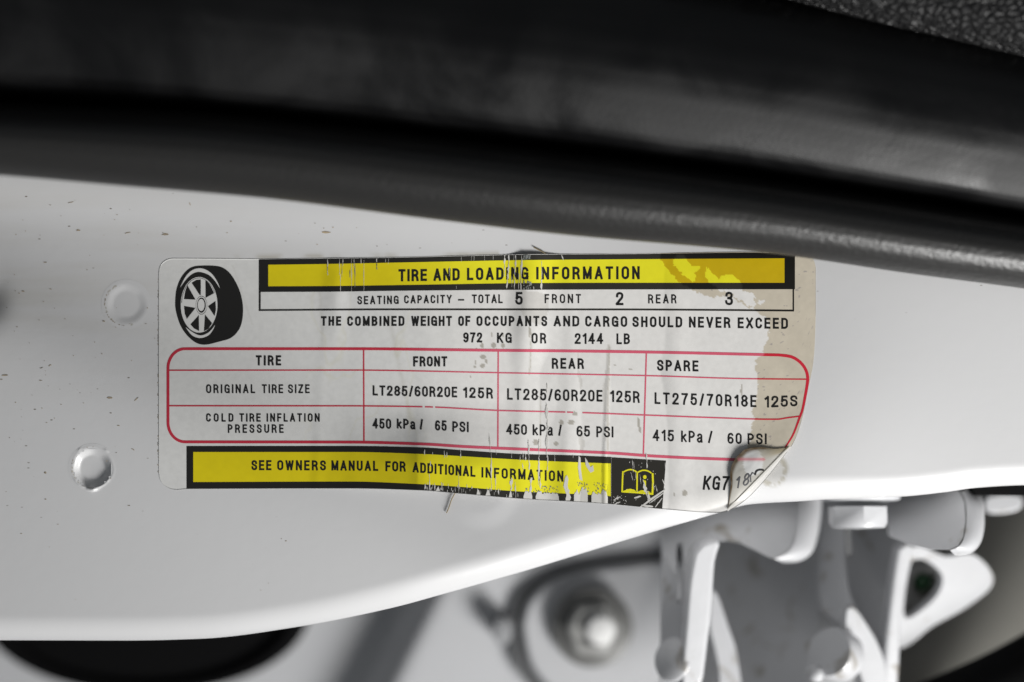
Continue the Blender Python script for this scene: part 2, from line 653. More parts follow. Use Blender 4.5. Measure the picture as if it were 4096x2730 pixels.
def label_depth(px, py, off=0.0):
    E, R = EDGE(px), RAD(px)
    t = np.clip((py - (E - R)) / R, 0, 0.8)
    roll = 0.35 * R * (1 - np.sqrt(1 - t * t))
    return -panel_base(px, np.minimum(py, E)) + roll - lift(px, py) - off


STAIN = [(2640, 1000), (2643, 1043), (2668, 1079), (2691, 1102), (2712, 1127), (2744, 1144), (2775, 1165), (2813, 1179), (2855, 1190), (2893, 1186),
         (2936, 1192), (2981, 1223), (3012, 1234), (3043, 1261), (3067, 1265), (3077, 1305), (3071, 1355), (3054, 1385), (3054, 1417), (3023, 1441),
         (3020, 1469), (3030, 1511), (3032, 1544), (3028, 1580), (3013, 1632), (3006, 1651), (3016, 1679), (3006, 1707), (2999, 1768), (2985, 1800),
         (3300, 1800), (3300, 1000)]
CLEAN = [[(2696, 1039), (2705, 1020), (2740, 1022), (2748, 1043), (2765, 1056), (2782, 1066), (2805, 1072), (2782, 1091), (2784, 1112), (2771, 1127), (2740, 1110), (2717, 1083), (2695, 1056)],
         [(2826, 1072), (2844, 1089), (2874, 1112), (2905, 1099), (2943, 1100), (2951, 1114), (2964, 1129), (2974, 1164), (3020, 1175), (3016, 1209), (3018, 1230), (2998, 1224),
          (2974, 1206), (2936, 1188), (2930, 1175), (2882, 1167), (2870, 1152), (2840, 1133), (2821, 1110)],
         [(3033, 1209), (3048, 1203), (3058, 1205), (3050, 1213), (3038, 1217)]]
GLUE = [[(2085, 1160), (2110, 1165), (2150, 1165), (2195, 1185), (2195, 1250), (2160, 1300), (2115, 1290), (2090, 1260), (2082, 1220)],
        [(2308, 1395), (2316, 1395), (2316, 1480), (2330, 1540), (2325, 1560), (2312, 1500)],
        [(2318, 1700), (2330, 1740), (2338, 1780), (2330, 1830), (2318, 1800), (2314, 1740)],
        [(2430, 1380), (2440, 1385), (2438, 1480), (2432, 1600), (2436, 1700), (2432, 1800), (2424, 1815), (2420, 1700), (2408, 1560), (2425, 1500), (2420, 1470)],
        ]


def stain_of(px, py):
    wx = px + 16 * (fnoise(px / 14.0, py / 14.0) - .5) + 4 * (hash2(np.floor(px / 4), np.floor(py / 4)) - .5)
    wy = py + 16 * (fnoise(px / 14.0 + 50, py / 14.0 + 9) - .5)
    s = inpoly(wx, wy, STAIN)
    for c in CLEAN:
        s = s & ~inpoly(wx, wy, c)
    return s.astype(float)


def glue_of(px, py):
    wx = px + 10 * (fnoise(px / 10.0, py / 16.0) - .5)
    wy = py + 14 * (fnoise(px / 14.0 + 31, py / 14.0 + 9) - .5)
    g = np.zeros(np.shape(px))
    for c in GLUE:
        g = np.maximum(g, inpoly(wx, wy, c).astype(float))
    # lift-off specks, mostly beside the FRONT cell
    sp = 0
    for (x, y, rx, ry) in SPECKS:
        sp = np.maximum(sp, (((px - x) / rx) ** 2 + ((py - y) / ry) ** 2 < 0.7 + .8 * fnoise(px / 6.0, py / 6.0)))
    return np.maximum(g * .34, sp * .85)


SPECKS = [(1928, 1383, 6, 10), (1974, 1382, 10, 10), (2012, 1383, 8, 10), (1907, 1399, 6, 6), (1986, 1400, 4, 5), (1932, 1428, 11, 9), (1946, 1446, 5, 9), (1930, 1464, 11, 8),
          (1902, 1450, 3, 7), (1900, 1468, 4, 3), (1966, 1340, 3, 9), (2012, 1340, 5, 10), (1883, 1508, 3, 5), (2143, 1771, 11, 11), (2225, 1775, 8, 10),
          (2285, 1690, 12, 10), (2245, 1690, 8, 12), (2300, 1655, 10, 8), (2460, 1462, 6, 4), (2522, 1478, 6, 4), (2740, 1974, 10, 12), (2697, 1978, 4, 7), (2119, 1330, 4, 22),
          (2555, 1690, 5, 18), (2560, 1720, 4, 12), (2966, 1560, 4, 22)]


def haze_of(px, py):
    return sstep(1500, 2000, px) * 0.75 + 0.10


def paper_tone(px, py):
    n = fnoise(px / 60.0, py / 60.0)
    c = np.empty(np.shape(px) + (3,))
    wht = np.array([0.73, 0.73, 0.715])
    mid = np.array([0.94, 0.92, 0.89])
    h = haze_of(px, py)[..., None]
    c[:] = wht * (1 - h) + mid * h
    c *= (0.985 + 0.03 * n)[..., None]
    # faint yellow water marks in the left half
    wm = np.exp(-((fnoise(px / 120.0 + 7, py / 200.0 + 3) - .5) / .018) ** 2) * sstep(1150, 1300, px) * sstep(1750, 1600, px)
    c = c * (1 - .10 * wm[..., None] * np.array([.3, .4, 1.0]))
    s = stain_of(px, py)[..., None]
    tan = np.array([0.67, 0.605, 0.49]) * (0.93 + 0.14 * n)[..., None]
    sp = (fnoise(px / 13.0 + 9, py / 9.0 + 4) > .80)[..., None] * .35
    tan = tan * (1 - sp * np.array([1, 1, .75]))
    c = c * (1 - s) + tan * s
    g = glue_of(px, py)[..., None]
    c = c * (1 - g) + np.array([0.45, 0.42, 0.36]) * g
    # broken darker lines along the creases
    for (x0, y0, x1, y1, wd, a) in CREASES:
        yy = np.clip((py - y0) / (y1 - y0), 0, 1)
        xc = x0 + (x1 - x0) * yy + 5 * (fnoise(py / 9.0, py * 0 + x0) - .5)
        k = np.exp(-((px - xc) / wd) ** 2) * (py > y0) * (py < y1) * (.4 + .6 * fnoise(py / 7.0, py * 0 + x0 + 3)) * a
        c = c * (1 - k[..., None] * np.array([.8, .85, 1.0]))
    return c


CREASES = [(2126, 1330, 2118, 1500, 3, .55), (2163, 1580, 2160, 1800, 3, .4), (2436, 1380, 2432, 1830, 3, .45), (1555, 1260, 1650, 1720, 9, .16), (1280, 1160, 1292, 1400, 7, .15),
           (930, 1060, 1010, 1300, 4, .12)]


def tint(base, hz, stain_to, k_haze=0.0, hz_col=(0.7, 0.68, 0.66)):
    base = np.array(base)
    hz_col = np.array(hz_col)

    def f(px, py):
        h = (haze_of(px, py) * k_haze)[..., None]
        s = stain_of(px, py)[..., None]
        c = base * (1 - h) + hz_col * h
        st = base * np.array(stain_to)
        c = c * (1 - s) + st * s
        n = fnoise(px / 22.0, py / 22.0)[..., None]
        return c * (0.96 + 0.08 * n)
    return f


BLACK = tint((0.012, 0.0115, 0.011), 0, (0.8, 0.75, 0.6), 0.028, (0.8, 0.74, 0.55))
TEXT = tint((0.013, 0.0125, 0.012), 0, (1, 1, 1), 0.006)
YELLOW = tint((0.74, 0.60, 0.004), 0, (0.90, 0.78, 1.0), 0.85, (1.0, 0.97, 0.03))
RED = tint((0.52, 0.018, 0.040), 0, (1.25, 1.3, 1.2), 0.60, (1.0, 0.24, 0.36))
WHITE = paper_tone


def flat_tone(c):
    c = np.array(c)

    def f(px, py):
        return np.ones(np.shape(px) + (3,)) * c * (0.9 + .2 * fnoise(px / 9.0, py / 9.0))[..., None]
    return f


class Ink:
    """collects printed shapes given in u; build() lays them on the bent sheet"""

    def __init__(self, off, depth=None):
        self.v, self.f, self.off = [], [], off
        self.depth = depth or label_depth

    def strip(self, top, bot, x0, x1, step=8.0, rows=None, ystep=10.0, right=None, left=None):
        n = max(2, int(math.ceil((x1 - x0) / step)) + 1)
        xs = np.linspace(x0, x1, n)
        T = top(xs) if callable(top) else np.full(n, float(top))
        B = bot(xs) if callable(bot) else np.full(n, float(bot))
        nr = rows or max(2, int(math.ceil(np.max(np.abs(B - T)) / ystep)) + 1)
        base = len(self.v)
        for k in range(nr):
            t = k / (nr - 1)
            y = T + (B - T) * t
            for a, b in zip(xs, y):
                if right is not None or left is not None:
                    u = (a - x0) / (x1 - x0)
                    l = left(b) if left else x0
                    r = right(b) if right else x1
                    a = l + (r - l) * u
                self.v.append((a, b))
        self.f += grid_faces(nr, n, base=base)

    def ribbon(self, pts, wd, closed=False, seg=12.0):
        P_ = []
        n = len(pts)
        rng_ = n if closed else n - 1
        for i in range(rng_):
            a, b = pts[i], pts[(i + 1) % n]
            L = math.hypot(b[0] - a[0], b[1] - a[1])
            k = max(1, int(math.ceil(L / seg)))
            for j in range(k):
                P_.append((a[0] + (b[0] - a[0]) * j / k, a[1] + (b[1] - a[1]) * j / k))
        if not closed:
            P_.append(pts[-1])
        n = len(P_)
        base = len(self.v)
        for i in range(n):
            p0 = P_[i - 1] if (i > 0 or closed) else None
            p1 = P_[i]
            p2 = P_[(i + 1) % n] if (i < n - 1 or closed) else None
            ds = []
            for a, b in ((p0, p1), (p1, p2)):
                if a is None or b is None:
                    continue
                L = math.hypot(b[0] - a[0], b[1] - a[1]) or 1e-9
                ds.append(((b[0] - a[0]) / L, (b[1] - a[1]) / L))
            if len(ds) == 1:
                ds = ds * 2
            nx = -(ds[0][1] + ds[1][1])
            ny = ds[0][0] + ds[1][0]
            L = math.hypot(nx, ny) or 1e-9
            nx, ny = nx / L, ny / L
            c = max(0.5, nx * -ds[0][1] + ny * ds[0][0])
            wv = (wd(i / max(1, n - 1)) if callable(wd) else wd) / 2 / c
            self.v.append((p1[0] + nx * wv, p1[1] + ny * wv))
            self.v.append((p1[0] - nx * wv, p1[1] - ny * wv))
        for i in range(n if closed else n - 1):
            a = base + 2 * i
            b = base + 2 * ((i + 1) % n)
            self.f.append((a, b, b + 1, a + 1))

    def poly(self, pts, holes=()):
        loops = [[Vector((x, y, 0)) for x, y in pts]] + [[Vector((x, y, 0)) for x, y in h] for h in holes]
        base = len(self.v)
        for lp in loops:
            self.v += [(p.x, p.y) for p in lp]
        for t in tessellate_polygon(loops):
            self.f.append(tuple(base + i for i in t))

    def disc(self, cx, cy, rx, ry, r0=0.0, n=40):
        """filled ellipse (rings, so that it follows the bent sheet)"""
        base = len(self.v)
        rr = np.linspace(max(r0, 0.02), 1, 5)
        for r in rr:
            for k in range(n):
                a = 2 * math.pi * k / n
                self.v.append((cx + rx * r * math.cos(a), cy + ry * r * math.sin(a)))
        for i in range(4):
            for k in range(n):
                a, b = base + i * n + k, base + i * n + (k + 1) % n
                self.f.append((a, b, b + n, a + n))

    def build(self, name, tone, mat, parent):
        A = np.array(self.v, float)
        d = self.depth(A[:, 0], A[:, 1], self.off)
        V = Pn(A[:, 0], A[:, 1], d)
        o = link_mesh(name, V, self.f, mat, parent, smooth=False, cols=tone(A[:, 0], A[:, 1]))
        me = o.data
        nrm = np.empty(len(me.polygons) * 3)
        me.polygons.foreach_get('normal', nrm)
        bad = [i for i, y in enumerate(nrm[1::3]) if y > 0]
        if bad:
            bm = bmesh.new()
            bm.from_mesh(me)
            bm.faces.ensure_lookup_table()
            bmesh.ops.reverse_faces(bm, faces=[bm.faces[i] for i in bad])
            bm.to_mesh(me)
            bm.free()
        me.polygons.foreach_set('use_smooth', [True] * len(me.polygons))
        return o


# ---- stroke lettering -------------------------------------------------------
def cr(pts, n=4):
    out = []
    m = len(pts)
    for i in range(m - 1):
        p0 = pts[max(i - 1, 0)]
        p1, p2 = pts[i], pts[i + 1]
        p3 = pts[min(i + 2, m - 1)]
        for k in range(n):
            t = k / n
            q = []
            for c in (0, 1):
                q.append(0.5 * (2 * p1[c] + (p2[c] - p0[c]) * t + (2 * p0[c] - 5 * p1[c] + 4 * p2[c] - p3[c]) * t * t
                                + (3 * p1[c] - p0[c] - 3 * p2[c] + p3[c]) * t ** 3))
            out.append(tuple(q))
    out.append(pts[-1])
    return out


def stad(x0, y0, x1, y1, ry, a0=0, a1=360, n=28):
    """stadium outline: straight sides, elliptic ends; angles from the right side, counter-clockwise"""
    cx, rx = (x0 + x1) / 2, (x1 - x0) / 2
    out = []
    for k in range(n + 1):
        a = math.radians(a0 + (a1 - a0) * k / n)
        s = math.sin(a)
        yc = (y1 - ry) if s >= 0 else (y0 + ry)
        out.append((cx + rx * math.cos(a), yc + ry * s))
    if a1 - a0 == 360:
        out.append(out[0])
    return out


def bowl(x0, x1, y0, y1):
    ry = (y1 - y0) / 2
    rx = min(ry, (x1 - x0) * .75)
    out = [(x0, y1)]
    for k in range(9):
        a = math.pi / 2 - math.pi * k / 8
        out.append((x1 - rx + rx * math.cos(a), (y0 + y1) / 2 + ry * math.sin(a)))
    out.append((x0, y0))
    return out


def glyph(ch):
    w_ = 0.50
    g = {
        'A': (.54, [[(0, 0), (.27, 1)], [(.27, 1), (.54, 0)], [(.09, .28), (.45, .28)]]),
        'B': (.48, [[(0, 0), (0, 1)], bowl(0, .45, .53, 1), bowl(0, .48, 0, .53)]),
        'C': (.48, [stad(0, 0, .48, 1, .26, 8, 352)]),
        'D': (.49, [[(0, 0), (0, 1)], [(0, 1), (.22, 1)] + [(.22 + .27 * math.sin(a), .74 + .26 * math.cos(a)) for a in np.linspace(0.2, 1.57, 6)]
                    + [(.22 + .27 * math.cos(a), .26 - .26 * math.sin(a)) for a in np.linspace(0, 1.4, 6)] + [(.22, 0), (0, 0)]]),
        'E': (.42, [[(.42, 1), (0, 1), (0, 0), (.42, 0)], [(0, .52), (.38, .52)]]),
        'F': (.41, [[(.41, 1), (0, 1), (0, 0)], [(0, .50), (.36, .50)]]),
        'G': (.50, [stad(0, 0, .50, 1, .26, 12, 300) + [(.50, .16)], [(.50, 0), (.50, .47), (.29, .47)]]),
        'H': (.48, [[(0, 0), (0, 1)], [(.48, 0), (.48, 1)], [(0, .52), (.48, .52)]]),
        'I': (0, [[(0, 0), (0, 1)]]),
        'J': (.38, [[(.38, 1), (.38, .25)] + stad(0, 0, .38, 1, .25, 0, -170)]),
        'K': (.50, [[(0, 0), (0, 1)], [(.49, 1), (.02, .36)], [(.17, .56), (.50, 0)]]),
        'L': (.40, [[(0, 1), (0, 0), (.40, 0)]]),
        'M': (.62, [[(0, 0), (0, 1)], [(0, 1), (.31, .06)], [(.31, .06), (.62, 1)], [(.62, 1), (.62, 0)]]),
        'N': (.50, [[(0, 0), (0, 1)], [(.02, 1), (.48, 0)], [(.50, 0), (.50, 1)]]),
        'O': (.50, [stad(0, 0, .50, 1, .27)]),
        'P': (.46, [[(0, 0), (0, 1)], bowl(0, .46, .44, 1)]),
        'R': (.49, [[(0, 0), (0, 1)], bowl(0, .47, .47, 1), [(.25, .47), (.40, .38), (.46, .2), (.49, 0)]]),
        'S': (.47, [cr([(.46, .76), (.42, .92), (.235, 1), (.05, .92), (.01, .75), (.06, .61), (.235, .52), (.42, .41), (.47, .24), (.42, .07), (.235, 0), (.05, .07), (0, .24)])]),
        'T': (.48, [[(0, 1), (.48, 1)], [(.24, 1), (.24, 0)]]),
        'U': (.49, [[(0, 1), (0, .27)] + stad(0, 0, .49, 1, .27, 180, 360) + [(.49, 1)]]),
        'V': (.52, [[(0, 1), (.26, 0)], [(.26, 0), (.52, 1)]]),
        'W': (.74, [[(0, 1), (.17, 0)], [(.17, 0), (.37, .95)], [(.37, .95), (.57, 0)], [(.57, 0), (.74, 1)]]),
        'X': (.52, [[(0, 1), (.52, 0)], [(.52, 1), (0, 0)]]),
        'Y': (.52, [[(0, 1), (.26, .45)], [(.52, 1), (.26, .45)], [(.26, .45), (.26, 0)]]),
        'Z': (.46, [[(0, 1), (.46, 1)], [(.46, 1), (0, 0)], [(0, 0), (.46, 0)]]),
        '0': (.47, [stad(0, 0, .47, 1, .27)]),
        '1': (.22, [[(0, .80), (.20, .97)], [(.22, 1), (.22, 0)]]),
        '2': (.46, [cr([(.01, .72), (.05, .92), (.23, 1), (.42, .92), (.45, .74), (.40, .56), (.2, .3), (0, .02)]), [(0, 0), (.46, 0)]]),
        '3': (.46, [cr([(.02, .77), (.07, .94), (.23, 1), (.40, .94), (.44, .76), (.38, .59), (.18, .53)]), cr([(.18, .53), (.40, .46), (.46, .27), (.41, .07), (.23, 0), (.05, .07), (0, .24)])]),
        '4': (.50, [[(.36, 0), (.36, 1)], [(.36, 1), (0, .27), (.50, .27)]]),
        '5': (.46, [[(.43, 1), (.06, 1), (.03, .50)], cr([(.03, .50), (.14, .61), (.27, .63), (.42, .54), (.46, .32), (.41, .08), (.23, 0), (.05, .07), (0, .22)])]),
        '6': (.47, [stad(0, 0, .47, .56, .25), cr([(0, .28), (.0, .62), (.07, .90), (.25, 1), (.38, .96), (.43, .87)])]),
        '7': (.46, [[(0, 1), (.46, 1)], cr([(.46, 1), (.30, .62), (.20, .3), (.16, 0)])]),
        '8': (.48, [stad(.03, .53, .45, 1, .235), stad(0, 0, .48, .53, .265)]),
        '9': (.47, [stad(0, .44, .47, 1, .25), cr([(.47, .72), (.47, .38), (.40, .10), (.22, 0), (.09, .04), (.04, .13)])]),
        '/': (.26, [[(0, -.04), (.26, 1.02)]]),
        '-': (.62, [[(0, .38), (.62, .38)]]),
        'k': (.40, [[(0, 0), (0, 1)], [(.36, .66), (.03, .30)], [(.12, .42), (.40, 0)]]),
        'a': (.42, [cr([(.04, .60), (.10, .70), (.22, .74), (.36, .68), (.38, .52)]), [(.38, .52), (.38, .10), (.42, 0)],
                    cr([(.38, .38), (.14, .35), (.0, .20), (.07, .01), (.24, .0), (.38, .16)])]),
    }
    return g[ch]


def word(ink, text, x0, x1, tl, bl, tr, br, wt, slant=0.0, keep=False):
    """tl/bl: cap line and base line at the left end, tr/br at the right end"""
    H = ((bl - tl) + (br - tr)) / 2
    hs = wt / 2
    gl = [glyph(c) for c in text]
    W = x1 - x0
    inner = H - wt
    ws = [g[0] * inner + wt for g in gl]
    n = len(gl)
    if n > 1:
        gap = (W - sum(ws)) / (n - 1)
        lo = 0.14 * H
        if gap < lo:
            k = (W - lo * (n - 1) - wt * n) / max(1e-6, sum(g[0] * inner for g in gl))
            gap = lo
        elif gap > (.40 if wt < 6 else .24) * H and not keep:
            gap = (.36 if wt < 6 else .22) * H
            k = (W - gap * (n - 1) - wt * n) / max(1e-6, sum(g[0] * inner for g in gl))
        else:
            k = 1
    else:
        gap, k = 0, (W - wt) / max(1e-6, gl[0][0] * inner) if gl[0][0] else 1
    x = x0
    for (gw, strokes), c in zip(gl, text):
        for st in strokes:
            pts = []
            for (a, b) in st:
                px = x + hs + a * inner * k + slant * b * H
                u = (px - x0) / W
                T, B = tl + (tr - tl) * u, bl + (br - bl) * u
                py = (B - hs) - b * (B - T - wt)
                pts.append((px, py))
            # run the stroke ends out to the cap and base lines
            closed = len(pts) > 3 and math.hypot(pts[0][0] - pts[-1][0], pts[0][1] - pts[-1][1]) < 0.01 * H
            if closed:
                pts = pts[:-1]
            else:
                for e, f_ in ((0, 1), (-1, -2)):
                    dx, dy = pts[e][0] - pts[f_][0], pts[e][1] - pts[f_][1]
                    L = math.hypot(dx, dy) or 1
                    pts[e] = (pts[e][0] + dx / L * hs, pts[e][1] + dy / L * hs)
            ink.ribbon(pts, wt, closed)
        x += gw * inner * k + wt + gap


label = empty('tire_information_label', P(1950, 1500, -10))
tag(label, 'worn white tire and loading information sticker with yellow banners and red table, corner peeling', 'sticker')


def build_sheet():
    xs = np.concatenate([np.array([636.0, 637, 638, 640, 642.5, 645, 648, 652, 656, 661, 666]), np.arange(672, 3220, 5.0),
                         np.array([3220, 3225, 3230, 3235, 3240, 3244, 3248, 3251, 3254, 3257, 3259, 3261, 3262, 3263.0])])
    nr = 215
    T, B = LTOP(xs), LBOT(xs)
    ts = np.linspace(0, 1, nr)[:, None]
    Y = T[None, :] + (B - T)[None, :] * ts
    X = np.tile(xs, (nr, 1))
    D = label_depth(X, Y)
    V = Pn(X, Y, D).reshape(-1, 3)
    C = paper_tone(X, Y).reshape(-1, 3)
    F = grid_faces(nr, len(xs))
    # a thin edge all the way round
    nc = len(xs)
    ring = [j for j in range(nc)] + [i * nc + nc - 1 for i in range(1, nr)] + [(nr - 1) * nc + j for j in range(nc - 2, -1, -1)] + [i * nc for i in range(nr - 2, 0, -1)]
    base = len(V)
    low = V[ring].copy()
    low[:, 1] += 1.6 * S
    V = np.concatenate([V, low])
    C = np.concatenate([C, np.tile([[0.42, 0.40, 0.35]], (len(ring), 1))])
    for k in range(len(ring)):
        a, b = ring[k], ring[(k + 1) % len(ring)]
        F.append((a, b, base + (k + 1) % len(ring), base + k))
    o = link_mesh('backing_sheet', V, F, M['paper'], label, cols=C)
    orient(o)
    return o


build_sheet()
O1, O2, O3, O4 = 0.45, 0.9, 1.35, 1.9

# ---- title banner
yt_out = interp([(1035, 1038.5), (1300, 1035.5), (1600, 1031.5), (1850, 1025.5), (2130, 1019.5), (2500, 1017.5), (3012, 1011.5), (3180, 1013.5)])
yt_y0 = interp([(1073, 1060), (1300, 1057), (1600, 1051), (2130, 1041), (2500, 1038), (3138, 1034)])
yt_y1 = interp([(1073, 1146), (1300, 1145), (1600, 1141), (2130, 1133), (2400, 1132), (3138, 1132)])
yt_b = interp([(1035, 1169), (1300, 1168), (1600, 1164), (2130, 1160), (2400, 1159), (3180, 1158)])
k = Ink(O1)
k.strip(yt_out, yt_b, 1035, 3180)
title = k.build('title_banner', BLACK, M['ink'], label)
k = Ink(O2)
k.strip(yt_y0, yt_y1, 1073, 3138, step=4, ystep=4)
k.build('banner_field', YELLOW, M['ink'], title)
k = Ink(O3)
for a in [('TIRE', 1594, 1708, 1078, 1127, 1077, 1125), ('AND', 1734, 1839, 1076, 1125, 1074, 1123), ('LOADING', 1868, 2114, 1073, 1122, 1069, 1119),
          ('INFORMATION', 2145, 2559, 1069, 1119, 1066, 1118)]:
    word(k, *a, 9.5)
k.build('lettering', TEXT, M['ink'], title)

# ---- seating row
k = Ink(O1)
sb = interp([(1035, 1241.5), (1600, 1238.5), (2500, 1239), (2800, 1240.5), (3176, 1243.5)])
k.ribbon([(1039, y) for y in (1166, 1200, 1241)], 8)
k.ribbon([(3173.5, y) for y in (1156, 1200, 1244)], 6)
k.strip(lambda x: sb(x) - 3.6, lambda x: sb(x) + 3.6, 1035, 3176, rows=2)
seat = k.build('seating_box', BLACK, M['ink'], label)
k = Ink(O2)
for a in [('SEATING', 1430, 1595, 1186, 1219, 1184, 1217), ('CAPACITY', 1617, 1807, 1183, 1215, 1181, 1214), ('-', 1833, 1857, 1181, 1214, 1181, 1214),
          ('TOTAL', 1888, 2011, 1180, 1214, 1179, 1214), ('FRONT', 2179, 2324, 1178, 1214, 1178, 1214), ('REAR', 2593, 2706, 1179, 1215, 1179, 1215)]:
    word(k, *a, 5.6)
for a in [('5', 2062, 2091, 1170, 1220, 1170, 1220), ('2', 2464, 2494, 1170, 1222, 1170, 1222), ('3', 2901, 2932, 1169, 1222, 1169, 1222)]:
    word(k, *a, 8.5)
k.build('lettering', TEXT, M['ink'], seat)

# ---- load limit lines
k = Ink(O1)
for a in [('THE', 1284, 1365, 1266, 1304, 1266, 1304), ('COMBINED', 1389, 1618, 1266, 1305, 1265, 1305), ('WEIGHT', 1645, 1808, 1265, 1305, 1265, 1305),
          ('OF', 1833, 1882, 1265, 1305, 1265, 1305), ('OCCUPANTS', 1906, 2189, 1265, 1305, 1265, 1306), ('AND', 2215, 2317, 1265, 1306, 1265, 1307),
          ('CARGO', 2341, 2509, 1265, 1307, 1266, 1309), ('SHOULD', 2530, 2729, 1267, 1309, 1268, 1311), ('NEVER', 2756, 2922, 1268, 1311, 1270, 1313),
          ('EXCEED', 2951, 3152, 1271, 1314, 1273, 1317)]:
    word(k, *a, 8.2)
for a in [('972', 1853, 1929, 1331, 1371, 1331, 1371), ('KG', 1988, 2047, 1332, 1373, 1332, 1373), ('OR', 2126, 2185, 1333, 1375, 1333, 1375),
          ('2144', 2299, 2413, 1334, 1377, 1334, 1377), ('LB', 2466, 2520, 1335, 1378, 1335, 1378)]:
    word(k, *a, 7.6)
k.build('load_limit_lettering', TEXT, M['ink'], label)

# ---- pressure table
k = Ink(O1)
tt = interp([(740, 1396), (1400, 1396), (2000, 1402.5), (2284, 1405), (2600, 1409.5), (2985, 1418), (3115, 1421)])
tb = interp([(740, 1768.5), (1400, 1769.5), (1690, 1777), (1850, 1787), (2000, 1794), (2284, 1806), (2450, 1813.5), (2600, 1824.5), (2800, 1834.5), (2960, 1840)])
r1 = interp([(677, 1482), (1400, 1481.5), (2000, 1492), (2284, 1497.5), (2600, 1504), (3000, 1516), (3228, 1518)])
r2 = interp([(677, 1624), (1400, 1624.5), (1690, 1628), (2000, 1643), (2284, 1650), (2600, 1662), (2850, 1671.5), (3080, 1678), (3110, 1678), (3150, 1672), (3199, 1666)])
arcpts = [(740 - 68 * math.sin(a), 1396 + 78 - 78 * math.cos(a)) for a in np.linspace(0, math.pi / 2, 14)]
arcbot = [(740 - 68 * math.cos(a), 1768.5 - 78 + 78 * math.sin(a)) for a in np.linspace(0, math.pi / 2, 14)]
left_loop = arcpts + arcbot
toppts = [(x, float(tt(x))) for x in np.arange(3115, 739, -15)]
botpts = [(x, float(tb(x))) for x in np.arange(752, 2945, 15)]
rightpts = [(3165, 1428), (3200, 1449), (3222, 1478), (3231, 1510), (3228, 1545), (3220, 1590), (3210, 1640), (3198, 1673), (3176, 1732), (3158, 1765), (3140, 1792)]
rightpts = cr([(3115, 1421)] + rightpts, 3)[1:]
k.ribbon(list(reversed(rightpts)), lambda t: 6 + 6 * min(1, t * 1.6))
k.ribbon([rightpts[0]] + toppts + left_loop[1:] + botpts, 11.5)
k.strip(lambda x: r1(x) - 2.7, lambda x: r1(x) + 2.7, 677.8, 3225, rows=2)
k.strip(lambda x: r2(x) - 2.9, lambda x: r2(x) + 2.9, 677.8, 1690, rows=2)
k.strip(lambda x: r2(x) - 2.9, lambda x: r2(x) + 2.9, 1700, 1732, rows=2)
k.strip(lambda x: r2(x) - 2.9, lambda x: r2(x) + 2.9, 1741, 2262, rows=2)
k.strip(lambda x: r2(x) - 2.9, lambda x: r2(x) + 2.9, 2268, 2292, rows=2)
k.strip(lambda x: r2(x) - 2.9, lambda x: r2(x) + 2.9, 2330, 3197, rows=2)


def vbar(x_top, x_bot, y0, y1, wd=6.0):
    cuts = [y0] + [float(v) for xx in [(x_top + x_bot) / 2] for v in (r1(xx), r2(xx))] + [y1]
    for i in range(3):
        a, b = cuts[i] + 3.0, cuts[i + 1] - 3.0
        f = lambda y: x_top + (x_bot - x_top) * (y - y0) / (y1 - y0)
        k.ribbon([(f(a), a), (f(b), b)], wd)


vbar(1454.5, 1456, 1399, 1768)
vbar(1993, 1991.5, 1405, 1791)
vbar(2585.5, 2573.5, 1412, 1820)
table = k.build('pressure_table', RED, M['ink'], label)
k = Ink(O2)
for a in [('TIRE', 1024, 1125, 1423, 1463, 1423, 1463), ('FRONT', 1653, 1789, 1427, 1467, 1427, 1467), ('REAR', 2208, 2336, 1434, 1476, 1435, 1477), ('SPARE', 2629, 2794, 1441, 1484, 1444, 1487)]:
    word(k, *a, 7.6)
for a in [('ORIGINAL', 825, 1021, 1539, 1574, 1539, 1574), ('TIRE', 1048, 1133, 1539, 1574, 1539, 1574), ('SIZE', 1153, 1239, 1539, 1574, 1539, 1574),
          ('COLD', 825, 934, 1655, 1688, 1655, 1688), ('TIRE', 958, 1043, 1655, 1688, 1655, 1688), ('INFLATION', 1067, 1279, 1655, 1688, 1655, 1688),
          ('PRESSURE', 912, 1135, 1699, 1733, 1699, 1733)]:
    word(k, *a, 5.6)
for a in [('LT285/60R20E', 1491, 1829, 1543, 1583, 1549, 1591), ('125R', 1853, 1972, 1550, 1592, 1553, 1596),
          ('LT285/60R20E', 2029, 2410, 1555, 1600, 1562, 1608), ('125R', 2441, 2559, 1563, 1609, 1567, 1613),
          ('LT275/70R18E', 2619, 3026, 1571, 1617, 1583, 1630), ('125S', 3059, 3190, 1586, 1632, 1583, 1626)]:
    word(k, *a, 7.2)
for a in [('450', 1491, 1565, 1675, 1715, 1677, 1717), ('kPa', 1588, 1662, 1676, 1715, 1679, 1719), ('/', 1680, 1692, 1679, 1718, 1679, 1718), ('65', 1741, 1787, 1683, 1723, 1684, 1725),
          ('PSI', 1810, 1875, 1687, 1728, 1689, 1730),
          ('450', 2026, 2108, 1698, 1739, 1699, 1741), ('kPa', 2131, 2212, 1699, 1742, 1700, 1744), ('/', 2234, 2247, 1702, 1743, 1702, 1743), ('65', 2307, 2360, 1705, 1747, 1705, 1748),
          ('PSI', 2386, 2454, 1707, 1750, 1708, 1751),
          ('415', 2612, 2696, 1720, 1765, 1722, 1767), ('kPa', 2725, 2811, 1724, 1769, 1726, 1772), ('/', 2833, 2850, 1726, 1772, 1726, 1772), ('60', 2911, 2967, 1733, 1776, 1734, 1777),
          ('PSI', 2991, 3067, 1735, 1778, 1736, 1778)]:
    word(k, *a, 6.7)
k.build('lettering', TEXT, M['ink'], table)

